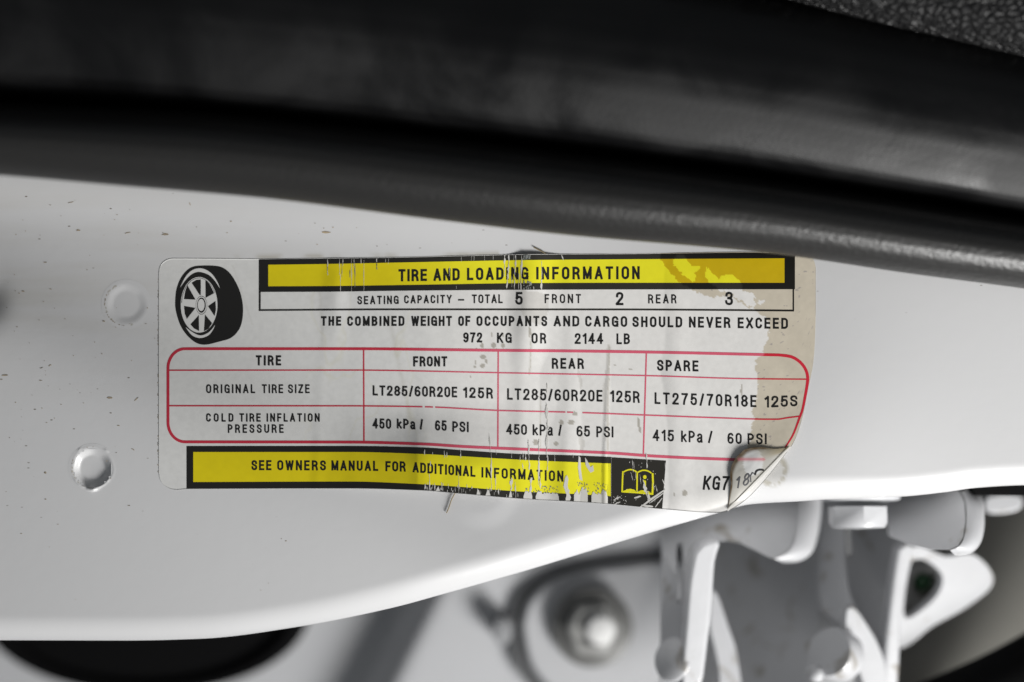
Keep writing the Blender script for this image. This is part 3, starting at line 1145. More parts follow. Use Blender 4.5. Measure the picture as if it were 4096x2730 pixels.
# ---- manual banner
bt = interp([(746, 1785), (1400, 1785), (1690, 1791), (1850, 1802), (2083, 1817), (2284, 1822), (2445, 1829)])
by0 = interp([(773, 1809), (1400, 1809), (1690, 1817), (1850, 1826), (2083, 1840), (2284, 1849), (2445, 1855)])
by1 = interp([(773, 1929), (1400, 1927), (1690, 1938), (1850, 1949), (2083, 1967), (2284, 1976), (2420, 1984), (2445, 1986)])
bb = interp([(746, 1955.5), (1400, 1953.5), (1690, 1961.5), (1846, 1974.5), (2083, 1994.5), (2284, 2005.5), (2424, 2014.5), (2445, 2016.5)])
k = Ink(O1)
k.strip(bt, bb, 746, 2445)
manual = k.build('manual_banner', BLACK, M['ink'], label)
k = Ink(O2)
k.strip(by0, by1, 773, 2443, step=4, ystep=5)
k.build('banner_field', YELLOW, M['ink'], manual)
k = Ink(O3)
for a in [('SEE', 1006, 1086, 1842, 1882, 1842, 1882), ('OWNERS', 1109, 1304, 1842, 1882, 1843, 1883), ('MANUAL', 1326, 1513, 1843, 1883, 1845, 1885), ('FOR', 1542, 1623, 1846, 1886, 1847, 1888),
          ('ADDITIONAL', 1651, 1902, 1850, 1890, 1867, 1909), ('INFORMATION', 1926, 2254, 1870, 1911, 1885, 1928)]:
    word(k, *a, 7.6)
k.build('lettering', TEXT, M['ink'], manual)

# ---- book symbol box
k = Ink(O1)
bxt = interp([(2445, 1830), (2664, 1844)])
bxb = interp([(2445, 2017.5), (2649, 2036)])
k.strip(bxt, bxb, 2446, 2656, right=lambda y: 2664 - 15 * (y - 1844) / 193)
book = k.build('symbol_box', BLACK, M['ink'], label)


def zF(x, y):
    return (2200 + x * .4675, 1380 + y * .4675)


k = Ink(O2)
k.ribbon([zF(*p) for p in [(617, 1262), (620, 1170), (624, 1082)]], 6)
k.ribbon([zF(*p) for p in cr([(632, 1088), (655, 1075), (685, 1068), (715, 1073), (746, 1092)])], 5.5)
k.ribbon([zF(*p) for p in cr([(748, 1094), (775, 1080), (805, 1074), (838, 1080), (868, 1098)])], 5.5)
k.ribbon([zF(*p) for p in [(878, 1098), (881, 1180), (876, 1284)]], 7.5)
k.ribbon([zF(*p) for p in [(618, 1256), (745, 1264), (872, 1277)]], 7)
k.ribbon([zF(*p) for p in [(746, 1098), (745, 1180), (744, 1252)]], 6)
k.poly([zF(*p) for p in [(632, 1250), (660, 1236), (690, 1232), (720, 1240), (738, 1254)]])
k.poly([zF(*p) for p in [(752, 1256), (778, 1246), (808, 1244), (838, 1252), (866, 1266)]])
k.disc(*zF(811, 1132), 7, 8, n=18)
k.ribbon([zF(*p) for p in [(813, 1162), (812, 1224)]], 8)
k.ribbon([zF(*p) for p in [(798, 1164), (808, 1164)]], 5)
k.ribbon([zF(*p) for p in [(796, 1222), (806, 1222)]], 5)
k.ribbon([zF(*p) for p in [(817, 1223), (828, 1223)]], 5)
k.build('book_symbol', YELLOW, M['ink'], book)

# ---- part number
k = Ink(O1)
word(k, 'KG7', 2811, 2913, 1904, 1960, 1906, 1962, 8.5, slant=.10)
k.build('part_number_lettering', TEXT, M['ink'], label)


# ---- tire pictogram
def zA(x, y):
    return (600 + x * .4675, 980 + y * .4675)


k = Ink(O1)
out = [(215, 500), (222, 400), (250, 310), (290, 245), (340, 200), (390, 182), (450, 178), (520, 178), (590, 185), (640, 205), (690, 250), (735, 320), (770, 400), (790, 480), (797, 550),
       (792, 630), (775, 700), (745, 750), (710, 785), (670, 808), (620, 822), (560, 838), (500, 852), (450, 855), (400, 842), (350, 808), (300, 755), (260, 690), (232, 610), (217, 540), (215, 500)]
outline = cr(out, 3)[:-1]
cxy = (480, 515)
base = len(k.v)
n = len(outline)
for r in (0.01, .3, .6, .85, 1):
    for p in outline:
        k.v.append(zA(cxy[0] + (p[0] - cxy[0]) * r, cxy[1] + (p[1] - cxy[1]) * r))
for i in range(4):
    for j in range(n):
        a, b = base + i * n + j, base + i * n + (j + 1) % n
        k.f.append((a, b, b + n, a + n))
picto = k.build('tire_pictogram', BLACK, M['ink'], label)
k = Ink(O2)


def crescent(outer, inner):
    a, b = cr(outer, 4), cr(inner, 4)
    m = min(len(a), len(b))
    base = len(k.v)
    for i in range(m):
        k.v.append(zA(*a[int(i * (len(a) - 1) / (m - 1))]))
        k.v.append(zA(*b[int(i * (len(b) - 1) / (m - 1))]))
    for i in range(m - 1):
        q = base + 2 * i
        k.f.append((q, q + 2, q + 3, q + 1))


crescent([(258, 365), (300, 280), (350, 225), (410, 202), (470, 210), (530, 250), (575, 315), (597, 370)],
         [(258, 366), (310, 295), (360, 250), (410, 232), (460, 240), (512, 264), (560, 315), (596, 371)])
crescent([(306, 708), (360, 775), (430, 798), (500, 775), (540, 725), (556, 688)], [(307, 707), (370, 752), (430, 776), (490, 758), (530, 722), (555, 687)])


def sector_ring():
    # rim disc in white with seven dark windows left open (the black underneath shows)
    cx, cy, rx, ry = 420, 514, 155, 238
    nA, rr = 84, [0.2, .45, .7, .945]
    return cx, cy, rx, ry


wins = [[(435, 297), (395, 300), (355, 325), (425, 430), (435, 430)], [(473, 298), (510, 335), (540, 395), (548, 415), (475, 455)],
        [(560, 480), (495, 525), (553, 612), (565, 550)], [(470, 595), (532, 670), (500, 720), (460, 740)], [(418, 600), (345, 680), (375, 715), (420, 738)],
        [(290, 522), (390, 540), (315, 635), (297, 590)], [(320, 345), (390, 470), (290, 465), (300, 400)]]
rim = [(420 + 157 * math.cos(a), 514 + 238 * math.sin(a)) for a in np.linspace(0, 2 * math.pi, 72, endpoint=False)]
hub = [(440 + 49 * math.cos(a), 517 + 80 * math.sin(a)) for a in np.linspace(0, 2 * math.pi, 36, endpoint=False)]
k.poly([zA(*p) for p in rim], [[zA(*p) for p in wv] for wv in wins] + [[zA(*p) for p in hub]])
k.ribbon([zA(440 + 42 * math.cos(a), 517 + 70 * math.sin(a)) for a in np.linspace(0, 2 * math.pi, 36, endpoint=False)], 4.2, True)
k.disc(*zA(438, 515), 29 * .4675, 52 * .4675, n=28)
k.build('pictogram_highlight', WHITE, M['ink'], picto)
k = Ink(O3)
k.ribbon([zA(420 + 149 * math.cos(a), 514 + 229 * math.sin(a)) for a in np.linspace(math.pi * 1.02, math.pi * 1.85, 24)], 1.6)
k.build('pictogram_outline', BLACK, M['ink'], picto)

# ---- scuffs: bare paper showing where the print has been rubbed off
ch = Ink(O4)


def sliver(x, y0, y1, wd, lean=0.0, rough=1.0):
    n = max(3, int((y1 - y0) / 7))
    pts = [(x + lean * t + random.uniform(-1, 1) * rough * wd * .25, y0 + (y1 - y0) * t) for t in np.linspace(0, 1, n)]
    ph = random.uniform(0, 6)
    ch.ribbon(pts, lambda t: max(.8, wd * (math.sin(math.pi * min(1, max(0, .08 + .84 * t))) ** .5) * (.7 + .5 * math.sin(t * 9 + ph))))


def blob(cx, cy, rx, ry, jag=.35, n=14):
    pts = []
    for i in range(n):
        a = 2 * math.pi * i / n
        r = 1 + random.uniform(-jag, jag)
        pts.append((cx + rx * r * math.cos(a), cy + ry * r * math.sin(a)))
    ch.poly(pts)


zB = lambda x, y: (1600 + x * .3825, 980 + y * .3825)
for (x, y0, y1, wd, ln) in [(1098, 108, 205, 20, -4), (1098, 200, 330, 7, -6), (1140, 108, 300, 17, -8), (1132, 300, 455, 18, -16), (1212, 110, 240, 16, -4), (1202, 240, 470, 9, -6), (1275, 108, 470, 17, -12),
                            (1245, 300, 470, 6, -4), (1170, 330, 440, 5, 0), (1482, 170, 370, 5, 2), (1480, 365, 472, 24, 4), (1688, 106, 160, 10, 20), (1190, 110, 160, 5, 0),
                            (640, 112, 175, 3, 0), (750, 115, 165, 5, -4), (775, 112, 165, 4, 0), (885, 112, 165, 4, 0), (975, 110, 160, 3, 0), (590, 430, 460, 3, 0), (1398, 435, 470, 6, 0), (520, 230, 330, 5, -3)]:
    a, b = zB(x, y0), zB(x, y1)
    sliver(a[0], a[1], b[1], wd * .3825, ln * .3825)
for (x, y0, y1, wd) in [(1520, 118, 260, 7), (1622, 120, 260, 4), (1650, 120, 180, 5), (1725, 118, 400, 4), (1745, 120, 200, 4), (1805, 118, 160, 6), (1940, 118, 150, 8), (2015, 120, 150, 3), (2040, 120, 165, 4),
                        (1630, 250, 410, 4), (1830, 130, 400, 3)]:
    a, b = zA(x, y0), zA(x, y1)
    sliver(a[0], a[1], b[1], wd * .4675)
zE = lambda x, y: (1400 + x * .4464, 1380 + y * .4464)
for (x, y0, y1, wd, ln) in [(668, 938, 990, 9, 0), (740, 960, 985, 4, 0), (845, 950, 1015, 8, 4), (868, 960, 1010, 6, 0), (990, 945, 1015, 9, 4), (1250, 795, 960, 9, 10), (1265, 960, 1310, 11, 4), (1310, 950, 985, 5, 0),
                            (1445, 970, 1015, 8, 4), (1525, 990, 1045, 5, 0), (1552, 970, 1030, 6, 0), (1572, 975, 1040, 10, 4), (1600, 850, 1120, 12, 8), (1695, 850, 1260, 13, -4), (1762, 520, 760, 22, 12),
                            (1768, 345, 440, 10, -2), (1768, 760, 1010, 18, -4), (1775, 1000, 1130, 9, -6), (1835, 985, 1050, 4, 0), (712, 1160, 1315, 9, 4), (760, 1240, 1320, 8, 2), (720, 1040, 1090, 12, 0),
                            (1305, 1160, 1320, 7, 0), (1330, 1290, 1340, 8, 0), (975, 1160, 1330, 4, 0), (1545, 1060, 1120, 8, 6), (1480, 1230, 1370, 9, 6), (1450, 1190, 1300, 26, -4), (1625, 1190, 1320, 22, -10),
                            (1700, 1180, 1290, 13, 10), (1940, 1170, 1330, 24, 14), (1960, 1300, 1380, 22, -5), (1885, 1210, 1240, 6, 0), (2000, 985, 1015, 4, 0)]:
    a, b = zE(x, y0), zE(x, y1)
    sliver(a[0], a[1], b[1], wd * .4464, ln * .4464)
# lower black strip: chewed away in notches
for (x0, x1) in [(1745, 1758), (1905, 1922), (1945, 1962), (2036, 2050)]:
    xm = (x0 + x1) / 2
    ch.poly([(x0 + random.uniform(-3, 3), float(bb(xm)) - 1), (xm - 3, float(by1(xm)) + random.uniform(2, 14)), (xm + 2, float(by1(xm)) + random.uniform(0, 8)), (x1 + random.uniform(-3, 3), float(bb(xm)) - 1)])
for i in range(46):
    x = random.uniform(1690, 2090)
    y = float(bb(x)) - random.uniform(0, 27)
    sliver(x, y - random.uniform(5, 14), min(y + 4, float(bb(x)) - .5), random.uniform(1, 3.5))


def ragged(top, bot, x0, x1, ta, ba):
    xs = np.arange(x0, x1 + 1, 2.5)
    up = [(x, float(top(x)) + ta * 2.2 * (fnoise(x / 7.0, 3.3 + x0) - .5) * min(1, (x - x0) / 10 + .1, (x1 - x) / 10 + .1) + random.uniform(-2, 2) + 18 * max(0, 1 - min(x - x0, x1 - x) / 7.0)) for x in xs]
    dn = [(x, min(float(bb(x)) - .6, float(bot(x)) + ba * (fnoise(x / 11.0, 8.3) - .5))) for x in xs]
    base = len(ch.v)
    for p, q in zip(up, dn):
        py = min(p[1], q[1] - .8)
        for t in (0, .33, .67, 1):
            ch.v.append((p[0], py + (q[1] - py) * t))
    for i in range(len(xs) - 1):
        for j in range(3):
            q = base + 4 * i + j
            ch.f.append((q, q + 4, q + 5, q + 1))


ragged(lambda x: by1(x) - 2, lambda x: bb(x) - .6, 2094, 2130, 14, 2)
ragged(lambda x: by1(x) - 1, lambda x: bb(x) - .6, 2143, 2236, 10, 2)
ragged(lambda x: by1(x) + 6, lambda x: bb(x) - 8, 2262, 2276, 14, 6)
ragged(lambda x: by1(x) - 16, lambda x: bb(x) - .6, 2296, 2352, 26, 2)
ragged(lambda x: by1(x) - 14, lambda x: bb(x) - .6, 2366, 2432, 24, 2)
for (pts) in [[(2254, 1946), (2262, 1905), (2268, 1912), (2272, 1960), (2284, 1990), (2280, 2003), (2262, 2003), (2266, 1980)],
              [(2315, 1824), (2322, 1832), (2324, 1880), (2330, 1925), (2318, 1918), (2312, 1870)],
              [(2340, 1830), (2350, 1845), (2362, 1870), (2372, 1862), (2376, 1885), (2362, 1892), (2352, 1878), (2343, 1862)]]:
    ch.poly(pts)
# scratched symbol box
for (x, y0, y1, wd, ln) in [(705, 985, 1090, 5, 8), (690, 1090, 1160, 5, 20), (716, 1000, 1060, 4, 4), (825, 930, 1055, 12, 6), (795, 1150, 1330, 22, 44), (838, 1250, 1330, 18, 20), (960, 1150, 1210, 9, 26), (905, 1200, 1260, 6, 14),
                            (770, 1110, 1190, 5, 8), (880, 1180, 1240, 4, 14), (730, 1090, 1150, 4, 6), (985, 1010, 1060, 4, 2)]:
    a, b = zF(x, y0), zF(x, y1)
    sliver(a[0], a[1], b[1], wd * .4675, ln * .4675)


def scratch(p, q, wd):
    n = 8
    ch.ribbon([(p[0] + (q[0] - p[0]) * t + random.uniform(-1, 1), p[1] + (q[1] - p[1]) * t + random.uniform(-1, 1)) for t in np.linspace(0, 1, n)],
              lambda t: wd * (.35 + .65 * math.sin(math.pi * min(1, .1 + t * .8))))


for a in [((770, 1390), (985, 1240), 8), ((860, 1350), (975, 1265), 5), ((780, 1375), (880, 1385), 9), ((900, 1390), (960, 1310), 4), ((720, 1310), (780, 1295), 7), ((545, 1330), (600, 1300), 5), ((550, 1365), (600, 1345), 4)]:
    scratch(zF(*a[0]), zF(*a[1]), a[2])
for i in range(40):
    x, y = random.uniform(530, 660), random.uniform(1290, 1390)
    p = zF(x, y)
    if p[1] < float(bxb(max(2446, p[0]))) - 4 and p[0] > 2450:
        blob(p[0], p[1], random.uniform(.8, 2.6), random.uniform(.8, 2), n=6)
for i in range(26):
    x, y = random.uniform(620, 960), random.uniform(990, 1380)
    blob(*zF(x, y), random.uniform(.6, 1.8), random.uniform(1, 3), n=6)
n_light = len(ch.v)
# greyish smeared specks beside the rubbed-off strip
for (x0, x1, t0, t1, cnt) in [(2168, 2236, -26, 3, 34), (2308, 2356, -46, -4, 24), (2376, 2428, -50, 0, 30), (2100, 2164, -20, 6, 14)]:
    for i in range(cnt):
        x = random.uniform(x0, x1)
        blob(x, float(by1(x)) + random.uniform(t0, t1), random.uniform(.6, 2.6), random.uniform(.8, 4.5), n=6)
for i in range(50):
    p = zB(random.uniform(1292, 1372), random.choice([random.uniform(102, 160), random.uniform(380, 470)]))
    blob(p[0], p[1], random.uniform(1, 4), random.uniform(1, 6), n=7)

for (x, y0, y1, wd) in [(1310, 1056, 1085, 4), (1508, 1054, 1080, 4), (1400, 1080, 1112, 3), (1368, 1050, 1110, 2), (1420, 1050, 1150, 3)]:
    sliver(x, y0, y1, wd)


def scuff_tone(px, py):
    c = flat_tone((0.70, 0.685, 0.65))(px, py)
    c[n_light:] = np.array([0.19, 0.20, 0.19]) * (.6 + 1.2 * hash2(np.floor(px[n_light:] / 5), np.floor(py[n_light:] / 5)))[:, None]
    return c


ch.build('scuff_marks', scuff_tone, M['chip'], label)

# ---- lifted, rolled-over corner
FA, FB = np.array([3163.0, 1789.0]), np.array([2911.0, 2044.0])
flap_edge = interp([(0.0, 0.0), (.05, 14), (.14, 40), (.22, 78), (.33, 113), (.41, 126), (.50, 126), (.59, 119), (.675, 101), (.75, 71), (.87, 36), (.95, 14), (1.0, 0.0)])


def flap_point(u, v):
    """u along the fold from the right edge to the foot, v from the fold to the free edge"""
    u = np.asarray(u, float)
    v = np.asarray(v, float)
    L = flap_edge(u)
    base = FA + (FB - FA) * u[..., None]
    nrm = np.array([-0.711, -0.703])
    p = base + nrm * (L * v)[..., None]
    rise = 5.0 * L / 126.0 * (fnoise(p[..., 0] / 26.0, p[..., 1] / 26.0) - .5) * v + np.sin(np.pi * np.clip(v * .62 + .03, 0, 1)) * L * .09
    return p[..., 0], p[..., 1], rise


def build_flap():
    nu, nv = 60, 26
    U, Vv = np.meshgrid(np.linspace(0.002, .998, nu), np.linspace(0, 1, nv))
    x, y, r = flap_point(U, Vv)
    d = label_depth(x, y, 3.0) - r
    V = Pn(x, y, d).reshape(-1, 3)
    c = np.ones(x.shape + (3,)) * np.array([0.66, 0.66, 0.65])
    n = fnoise(x / 15.0, y / 15.0)
    tan = np.clip(sstep(.42, .08, U) * sstep(.15, .5, Vv) * 1.1 - .1, 0, 1)[..., None]
    c = c * (1 - tan) + np.array([.47, .42, .31]) * tan
    oval = (((x - 3012) / 40) ** 2 + ((y - 1850) / 55) ** 2 < .8 + .4 * n)[..., None]
    c = c * (1 - .25 * (1 - oval)) * np.where(oval, 1.0, np.array([1.0, .97, .9]))
    edge = (sstep(.80, .93, Vv) * sstep(.12, .25, U) * (.6 + .6 * n))[..., None]
    edge = np.clip(edge, 0, 1)
    c = c * (1 - edge) + np.array([.12, .075, .03]) * edge
    pk = (np.exp(-((y - 1838) / 6.0) ** 2) * (x > 2950) * (x < 3060) * .8)[..., None]
    c = c * (1 - pk) + np.array([.62, .16, .2]) * pk
    o = link_mesh('curled_corner', V, grid_faces(nv, nu), M['flap'], label, cols=c.reshape(-1, 3))
    orient(o)

    def fd(px, py, off):
        # depth of the curled sheet under a point
        q = np.stack([px, py], -1) - FA
        t = (FB - FA) / np.hypot(*(FB - FA))
        u = np.clip((q @ t) / np.hypot(*(FB - FA)), .01, .99)
        v = np.clip((q @ np.array([-0.711, -0.703])) / np.maximum(flap_edge(u), 1), 0, 1)
        _, _, rr = flap_point(u, v)
        return label_depth(px, py, 3.0) - rr - off
    k = Ink(1.2, fd)
    word(k, '18', 2941, 2995, 1915, 1958, 1893, 1940, 5.0, slant=.16)
    k.ribbon([(3004, 1930), (3002, 1905), (3010, 1892), (3018, 1896)], 4)
    o2 = k.build('lettering', flat_tone((.10, .10, .11)), M['ink'], o)
    k = Ink(1.2, fd)
    k.ribbon(cr([(3020, 1902), (3026, 1886), (3040, 1880), (3056, 1882)]), 7)
    k.build('glyph_fragment', flat_tone((.02, .02, .02)), M['ink'], o)
    # pale strip along the fold, its highlight put into the colour
    us = np.linspace(0, 1, 50)
    k2 = Ink(9.0)
    k2.ribbon([tuple(FA + (FB - FA) * u + np.array([-.5, -.5])) for u in us], 7)
    k2.build('fold_highlight', flat_tone((.86, .84, .80)), M['flap'], o)


build_flap()


# ---- dirt specks and scratches stuck on the paint, thick at the left and below the trim
ch = Ink(1.0, lambda px, py, off: panel_depth(px, py) - off)


def clear(x, y):
    return not (625 < x < 3300 and 1005 < y < 2070) and y < 2440 and y > 735 + .09 * x


for i in range(130):
    r = random.random()
    if r < .45:
        x, y = abs(random.gauss(0, 300)), random.gauss(1420, 260)
    elif r < .8:
        x = random.uniform(0, 2000)
        y = 770 + .09 * x + abs(random.gauss(0, 130))
    else:
        x, y = random.uniform(0, 1500), random.uniform(800, 2400)
    if not clear(x, y):
        continue
    big = random.random() < .07
    rx = random.uniform(.8, 2.3) * (2.6 if big else 1)
    blob(x, y, rx * random.choice([1, 1, 1.8, 2.8]), rx * .8, n=7)
for (dx, dy, r) in [(505, 1218, 86), (370, 1872, 84)]:
    for i in range(20):
        a = random.uniform(.5 * math.pi, 1.15 * math.pi) if random.random() < .75 else random.uniform(0, 2 * math.pi)
        blob(dx + r * math.cos(a), dy + r * math.sin(a), random.uniform(1.2, 2.8), random.uniform(1.2, 2.8), n=7)
for i in range(40):
    y = random.uniform(1100, 1900)
    blob(633 + random.uniform(-2, 0), y, 1.2, random.uniform(1.5, 5), n=6)
for (p, q, wd) in [((272, 813), (294, 808), 3), ((500, 935), (522, 930), 3), ((538, 1604), (554, 1590), 3), ((160, 1474), (172, 1471), 3), ((758, 812), (762, 822), 3), ((526, 1795), (538, 1802), 3), ((195, 1465), (205, 1460), 3)]:
    scratch(p, q, wd)


def dirt_tone(px, py):
    h = hash2(np.floor(px / 9), np.floor(py / 9))[:, None]
    return np.array([.24, .22, .19]) * (1 - h) + np.array([.48, .38, .25]) * h


ch.build('dirt_specks', dirt_tone, M['chip'], panel)

# ---- two loose hairs
def tube(name, pts, rad, mat, parent=None, n=8, taper=None, loc=None):
    V, F = [], []
    m = len(pts)
    for i, p in enumerate(pts):
        p = Vector(p)
        a = Vector(pts[max(i - 1, 0)])
        b = Vector(pts[min(i + 1, m - 1)])
        t = (b - a).normalized()
        ref = Vector((0, 1, 0)) if abs(t.y) < .9 else Vector((1, 0, 0))
        s1 = t.cross(ref).normalized()
        s2 = t.cross(s1).normalized()
        r = rad * (taper(i / (m - 1)) if taper else 1)
        for j in range(n):
            an = 2 * math.pi * j / n
            V.append(tuple(p + s1 * math.cos(an) * r + s2 * math.sin(an) * r))
    for i in range(m - 1):
        for j in range(n):
            a, b = i * n + j, i * n + (j + 1) % n
            F.append((a, b, b + n, a + n))
    F.append(tuple(range(n))[::-1])
    F.append(tuple((m - 1) * n + j for j in range(n)))
    o = link_mesh(name, V, F, mat, parent, loc=loc)
    return o


def hair(pts, label_):
    q = cr(pts, 5)
    P3 = [P(x, y, float(panel_depth(np.array(x), np.array(y))) - 6) for x, y in q]
    o = tube('hair_strand', P3, 2.2 * S, M['hair'])
    tag(o, label_, 'hair', 'loose hairs caught at the sticker edge')


hair([(1822, 1970), (1806, 2000), (1796, 2030), (1786, 2053)], 'short tan hair sticking out below the lower edge of the sticker')
hair([(2134, 990), (2152, 999), (2170, 1008), (2186, 1019)], 'fine tan hair poking out above the upper edge of the sticker')

# ================================================================== BLACK TRIM
TE = interp([(-2600, 560), (-1000, 640), (0, 702), (500, 745), (1044, 792), (1741, 879), (2263, 940), (3046, 1010), (3655, 1097), (4096, 1155), (5000, 1290), (6600, 1560)])
TG = interp([(-2600, 240), (-1000, 330), (0, 400), (744, 430), (1275, 480), (2500, 625), (3265, 735), (4096, 865), (5000, 1010), (6600, 1280)])
TR = interp([(-2600, 90), (-1000, 190), (0, 240), (372, 278), (1169, 358), (2500, 530), (3036, 606), (3572, 700), (4096, 790), (5000, 930), (6600, 1200)])


def trim_base(x):
    return -640 + (x / 4096.0) * 380


def build_trim():
    xs = np.concatenate([np.arange(-2600, 0, 40), np.arange(0, 4100, 14), np.arange(4110, 6601, 40)])
    E, G, R = TE(xs), TG(xs), TR(xs)
    b = trim_base(xs)
    W, Vv = E - G, G - R
    lip_prof = [(0.0, 130), (0.0, 20), (.015, 0), (.06, -22), (.14, -52), (.24, -80), (.36, -102), (.50, -112), (.64, -100), (.76, -72), (.86, -25), (.93, 40), (.98, 150), (1.0, 230), (1.03, 420)]
    rows = [(E - W * f, b + d) for f, d in lip_prof]

    def dens(rows, m):
        out = []
        for i in range(len(rows) - 1):
            for t in np.arange(m) / m:
                out.append((rows[i][0] * (1 - t) + rows[i + 1][0] * t, rows[i][1] * (1 - t) + rows[i + 1][1] * t))
        out.append(rows[-1])
        return out
    rows = dens(rows, 3)
    V = np.concatenate([Pn(xs, y, d) for y, d in rows])
    root = empty('interior_trim', P(2048, 600, -500))
    tag(root, 'black plastic trim with rounded lip and dark groove above the sticker', 'trim')
    lip = orient(link_mesh('trim_lip', V, grid_faces(len(rows), len(xs)), M['trim_lip'], root))
    up_prof = [(-.06, 420), (.0, 240), (.06, 130), (.18, 55), (.4, 5), (.7, -40), (1.0, -62)]
    rows = [(G - Vv * f, b + d) for f, d in up_prof]
    fade = sstep(0, 4096, xs)
    for k_, (dy, dd) in enumerate([(40, -84), (100, -110), (180, -140), (270, -160), (370, -150), (470, -105), (560, -40), (650, 60), (760, 220), (900, 420), (1100, 700), (1400, 1000)]):
        rows.append((R - dy, b + dd))
    rows = dens(rows, 3)
    V = np.concatenate([Pn(xs, y, d) for y, d in rows])
    orient(link_mesh('trim_face', V, grid_faces(len(rows), len(xs)), M['trim_face'], root))
    return root


build_trim()


def build_leather():
    LB = interp([(2700, -150), (3150, 5), (3500, 95), (3800, 160), (4096, 228), (4800, 400)])
    xs = np.arange(2700, 4801, 16)
    rows = []
    B = LB(xs)
    for dy, d in [(30, 200), (8, 60), (0, 0), (-10, -40), (-30, -75), (-70, -110), (-130, -135), (-220, -150), (-350, -150), (-520, -120), (-700, -60)]:
        rows.append((B + dy * 1.0, -300 + d + 0 * xs))
    out = []
    for i in range(len(rows) - 1):
        for t in (0, .25, .5, .75):
            out.append((rows[i][0] * (1 - t) + rows[i + 1][0] * t, rows[i][1] * (1 - t) + rows[i + 1][1] * t))
    out.append(rows[-1])
    V = np.concatenate([Pn(xs, y, d) for y, d in out])
    o = orient(link_mesh('leather_cover', V, grid_faces(len(out), len(xs)), M['leather']))
    tag(o, 'pebbled black leather cover above the plastic trim in the upper corner', 'cover')


build_leather()


# ================================================================== BEHIND THE PANEL
def prism(name, pts, d0, thick, mat, parent=None, holes=(), tilt=(0, 0), bevel=10, loc=None, ylim=None):
    """sheet-metal piece: outline seen in the photo at depth d0, running straight back"""
    cx = sum(p[0] for p in pts) / len(pts)
    cy = sum(p[1] for p in pts) / len(pts)
    loops = [list(pts)] + [list(h) for h in holes]
    bm = bmesh.new()
    tess = tessellate_polygon([[Vector((x, y, 0)) for x, y in lp] for lp in loops])
    fl = [p for lp in loops for p in lp]
    front, back = [], []
    for (x, y) in fl:
        yy = y if ylim is None else min(max(y, ylim[0]), ylim[1])
        d = d0 + tilt[0] * (x - cx) + tilt[1] * (yy - (cy if ylim is None else (ylim[0] + ylim[1]) / 2))
        q = P(x, y, d)
        front.append(bm.verts.new(q))
        back.append(bm.verts.new((q[0], q[1] + thick * S, q[2])))
    for t in tess:
        bm.faces.new([front[i] for i in t])
        bm.faces.new([back[i] for i in reversed(t)])
    s = 0
    for lp in loops:
        n = len(lp)
        for i in range(n):
            a, b = s + i, s + (i + 1) % n
            bm.faces.new([front[a], front[b], back[b], back[a]])
        s += n
    bmesh.ops.recalc_face_normals(bm, faces=bm.faces)
    bmesh.ops.dissolve_limit(bm, angle_limit=0.01, verts=bm.verts, edges=bm.edges)
    if bevel:
        ed = [e for e in bm.edges if len(e.link_faces) == 2 and e.calc_face_angle(0) > 0.8]
        try:
            bmesh.ops.bevel(bm, geom=ed, offset=bevel * S, segments=3, profile=.5, affect='EDGES', clamp_overlap=True)
        except Exception:
            pass
    me = bpy.data.meshes.new(name)
    off = absloc(parent) if parent is not None else Vector(P(cx, cy, d0) if loc is None else loc)
    for v in bm.verts:
        v.co -= off
    bm.to_mesh(me)
    bm.free()
    me.materials.append(mat)
    me.polygons.foreach_set('use_smooth', [True] * len(me.polygons))
    o = bpy.data.objects.new(name, me)
    COL.objects.link(o)
    if parent is not None:
        o.parent = parent
    else:
        o.location = off
    wn = o.modifiers.new('weighted', 'WEIGHTED_NORMAL')
    wn.keep_sharp = True
    wn.weight = 100
    try:
        me.set_sharp_from_angle(angle=math.radians(50))
    except Exception:
        pass
    return o


def loft(name, inner, outer, dfun, drop, mat, parent):
    """sheet edge that bends back from the inner path to the outer path in a quarter round"""
    a, b = cr(inner, 5), cr(outer, 5)
    n, m = len(a), 9
    V = []
    for (p, q) in zip(a, b):
        d0 = dfun(*p)
        for k_ in range(m):
            t = math.radians(90) * k_ / (m - 1)
            f = math.sin(t)
            V.append(P(p[0] + (q[0] - p[0]) * f, p[1] + (q[1] - p[1]) * f, d0 + drop * (1 - math.cos(t))))
        e = V[-1]
        V.append((e[0], e[1] + 90 * S, e[2]))
    return orient(link_mesh(name, V, grid_faces(n, m + 1), mat, parent), (0.3, -1, -.2))


def curve_poly(pts, n=4):
    q = cr(list(pts) + [pts[0]], n)
    return q[:-1]


def lathe(name, cx, cy, d0, prof, mat, parent=None, axis=(0, -1, 0), n=40, sx=1.0, sy=1.0):
    """prof: (radius u, forward u) pairs; turned about an axis that points at the viewer's side"""
    c = Vector(P(cx, cy, d0))
    ax = Vector(axis).normalized()
    ref = Vector((0, 0, 1)) if abs(ax.z) < .9 else Vector((1, 0, 0))
    s1 = ax.cross(ref).normalized()
    s2 = ax.cross(s1).normalized()
    V, F = [], []
    for (r, f) in prof:
        for j in range(n):
            a = 2 * math.pi * j / n
            V.append(tuple(c + s1 * (r * S * sx * math.cos(a)) + s2 * (r * S * sy * math.sin(a)) + ax * (f * S)))
    for i in range(len(prof) - 1):
        for j in range(n):
            a, b = i * n + j, i * n + (j + 1) % n
            F.append((a, b, b + n, a + n))
    F.append(tuple(range(n)))
    F.append(tuple((len(prof) - 1) * n + j for j in reversed(range(n))))
    o = link_mesh(name, V, F, mat, parent)
    bm = bmesh.new()
    bm.from_mesh(o.data)
    bmesh.ops.recalc_face_normals(bm, faces=bm.faces)
    bm.to_mesh(o.data)
    bm.free()
    try:
        o.data.set_sharp_from_angle(angle=math.radians(55))
    except Exception:
        pass
    return o


# ---- inner body wall
BD = 1900


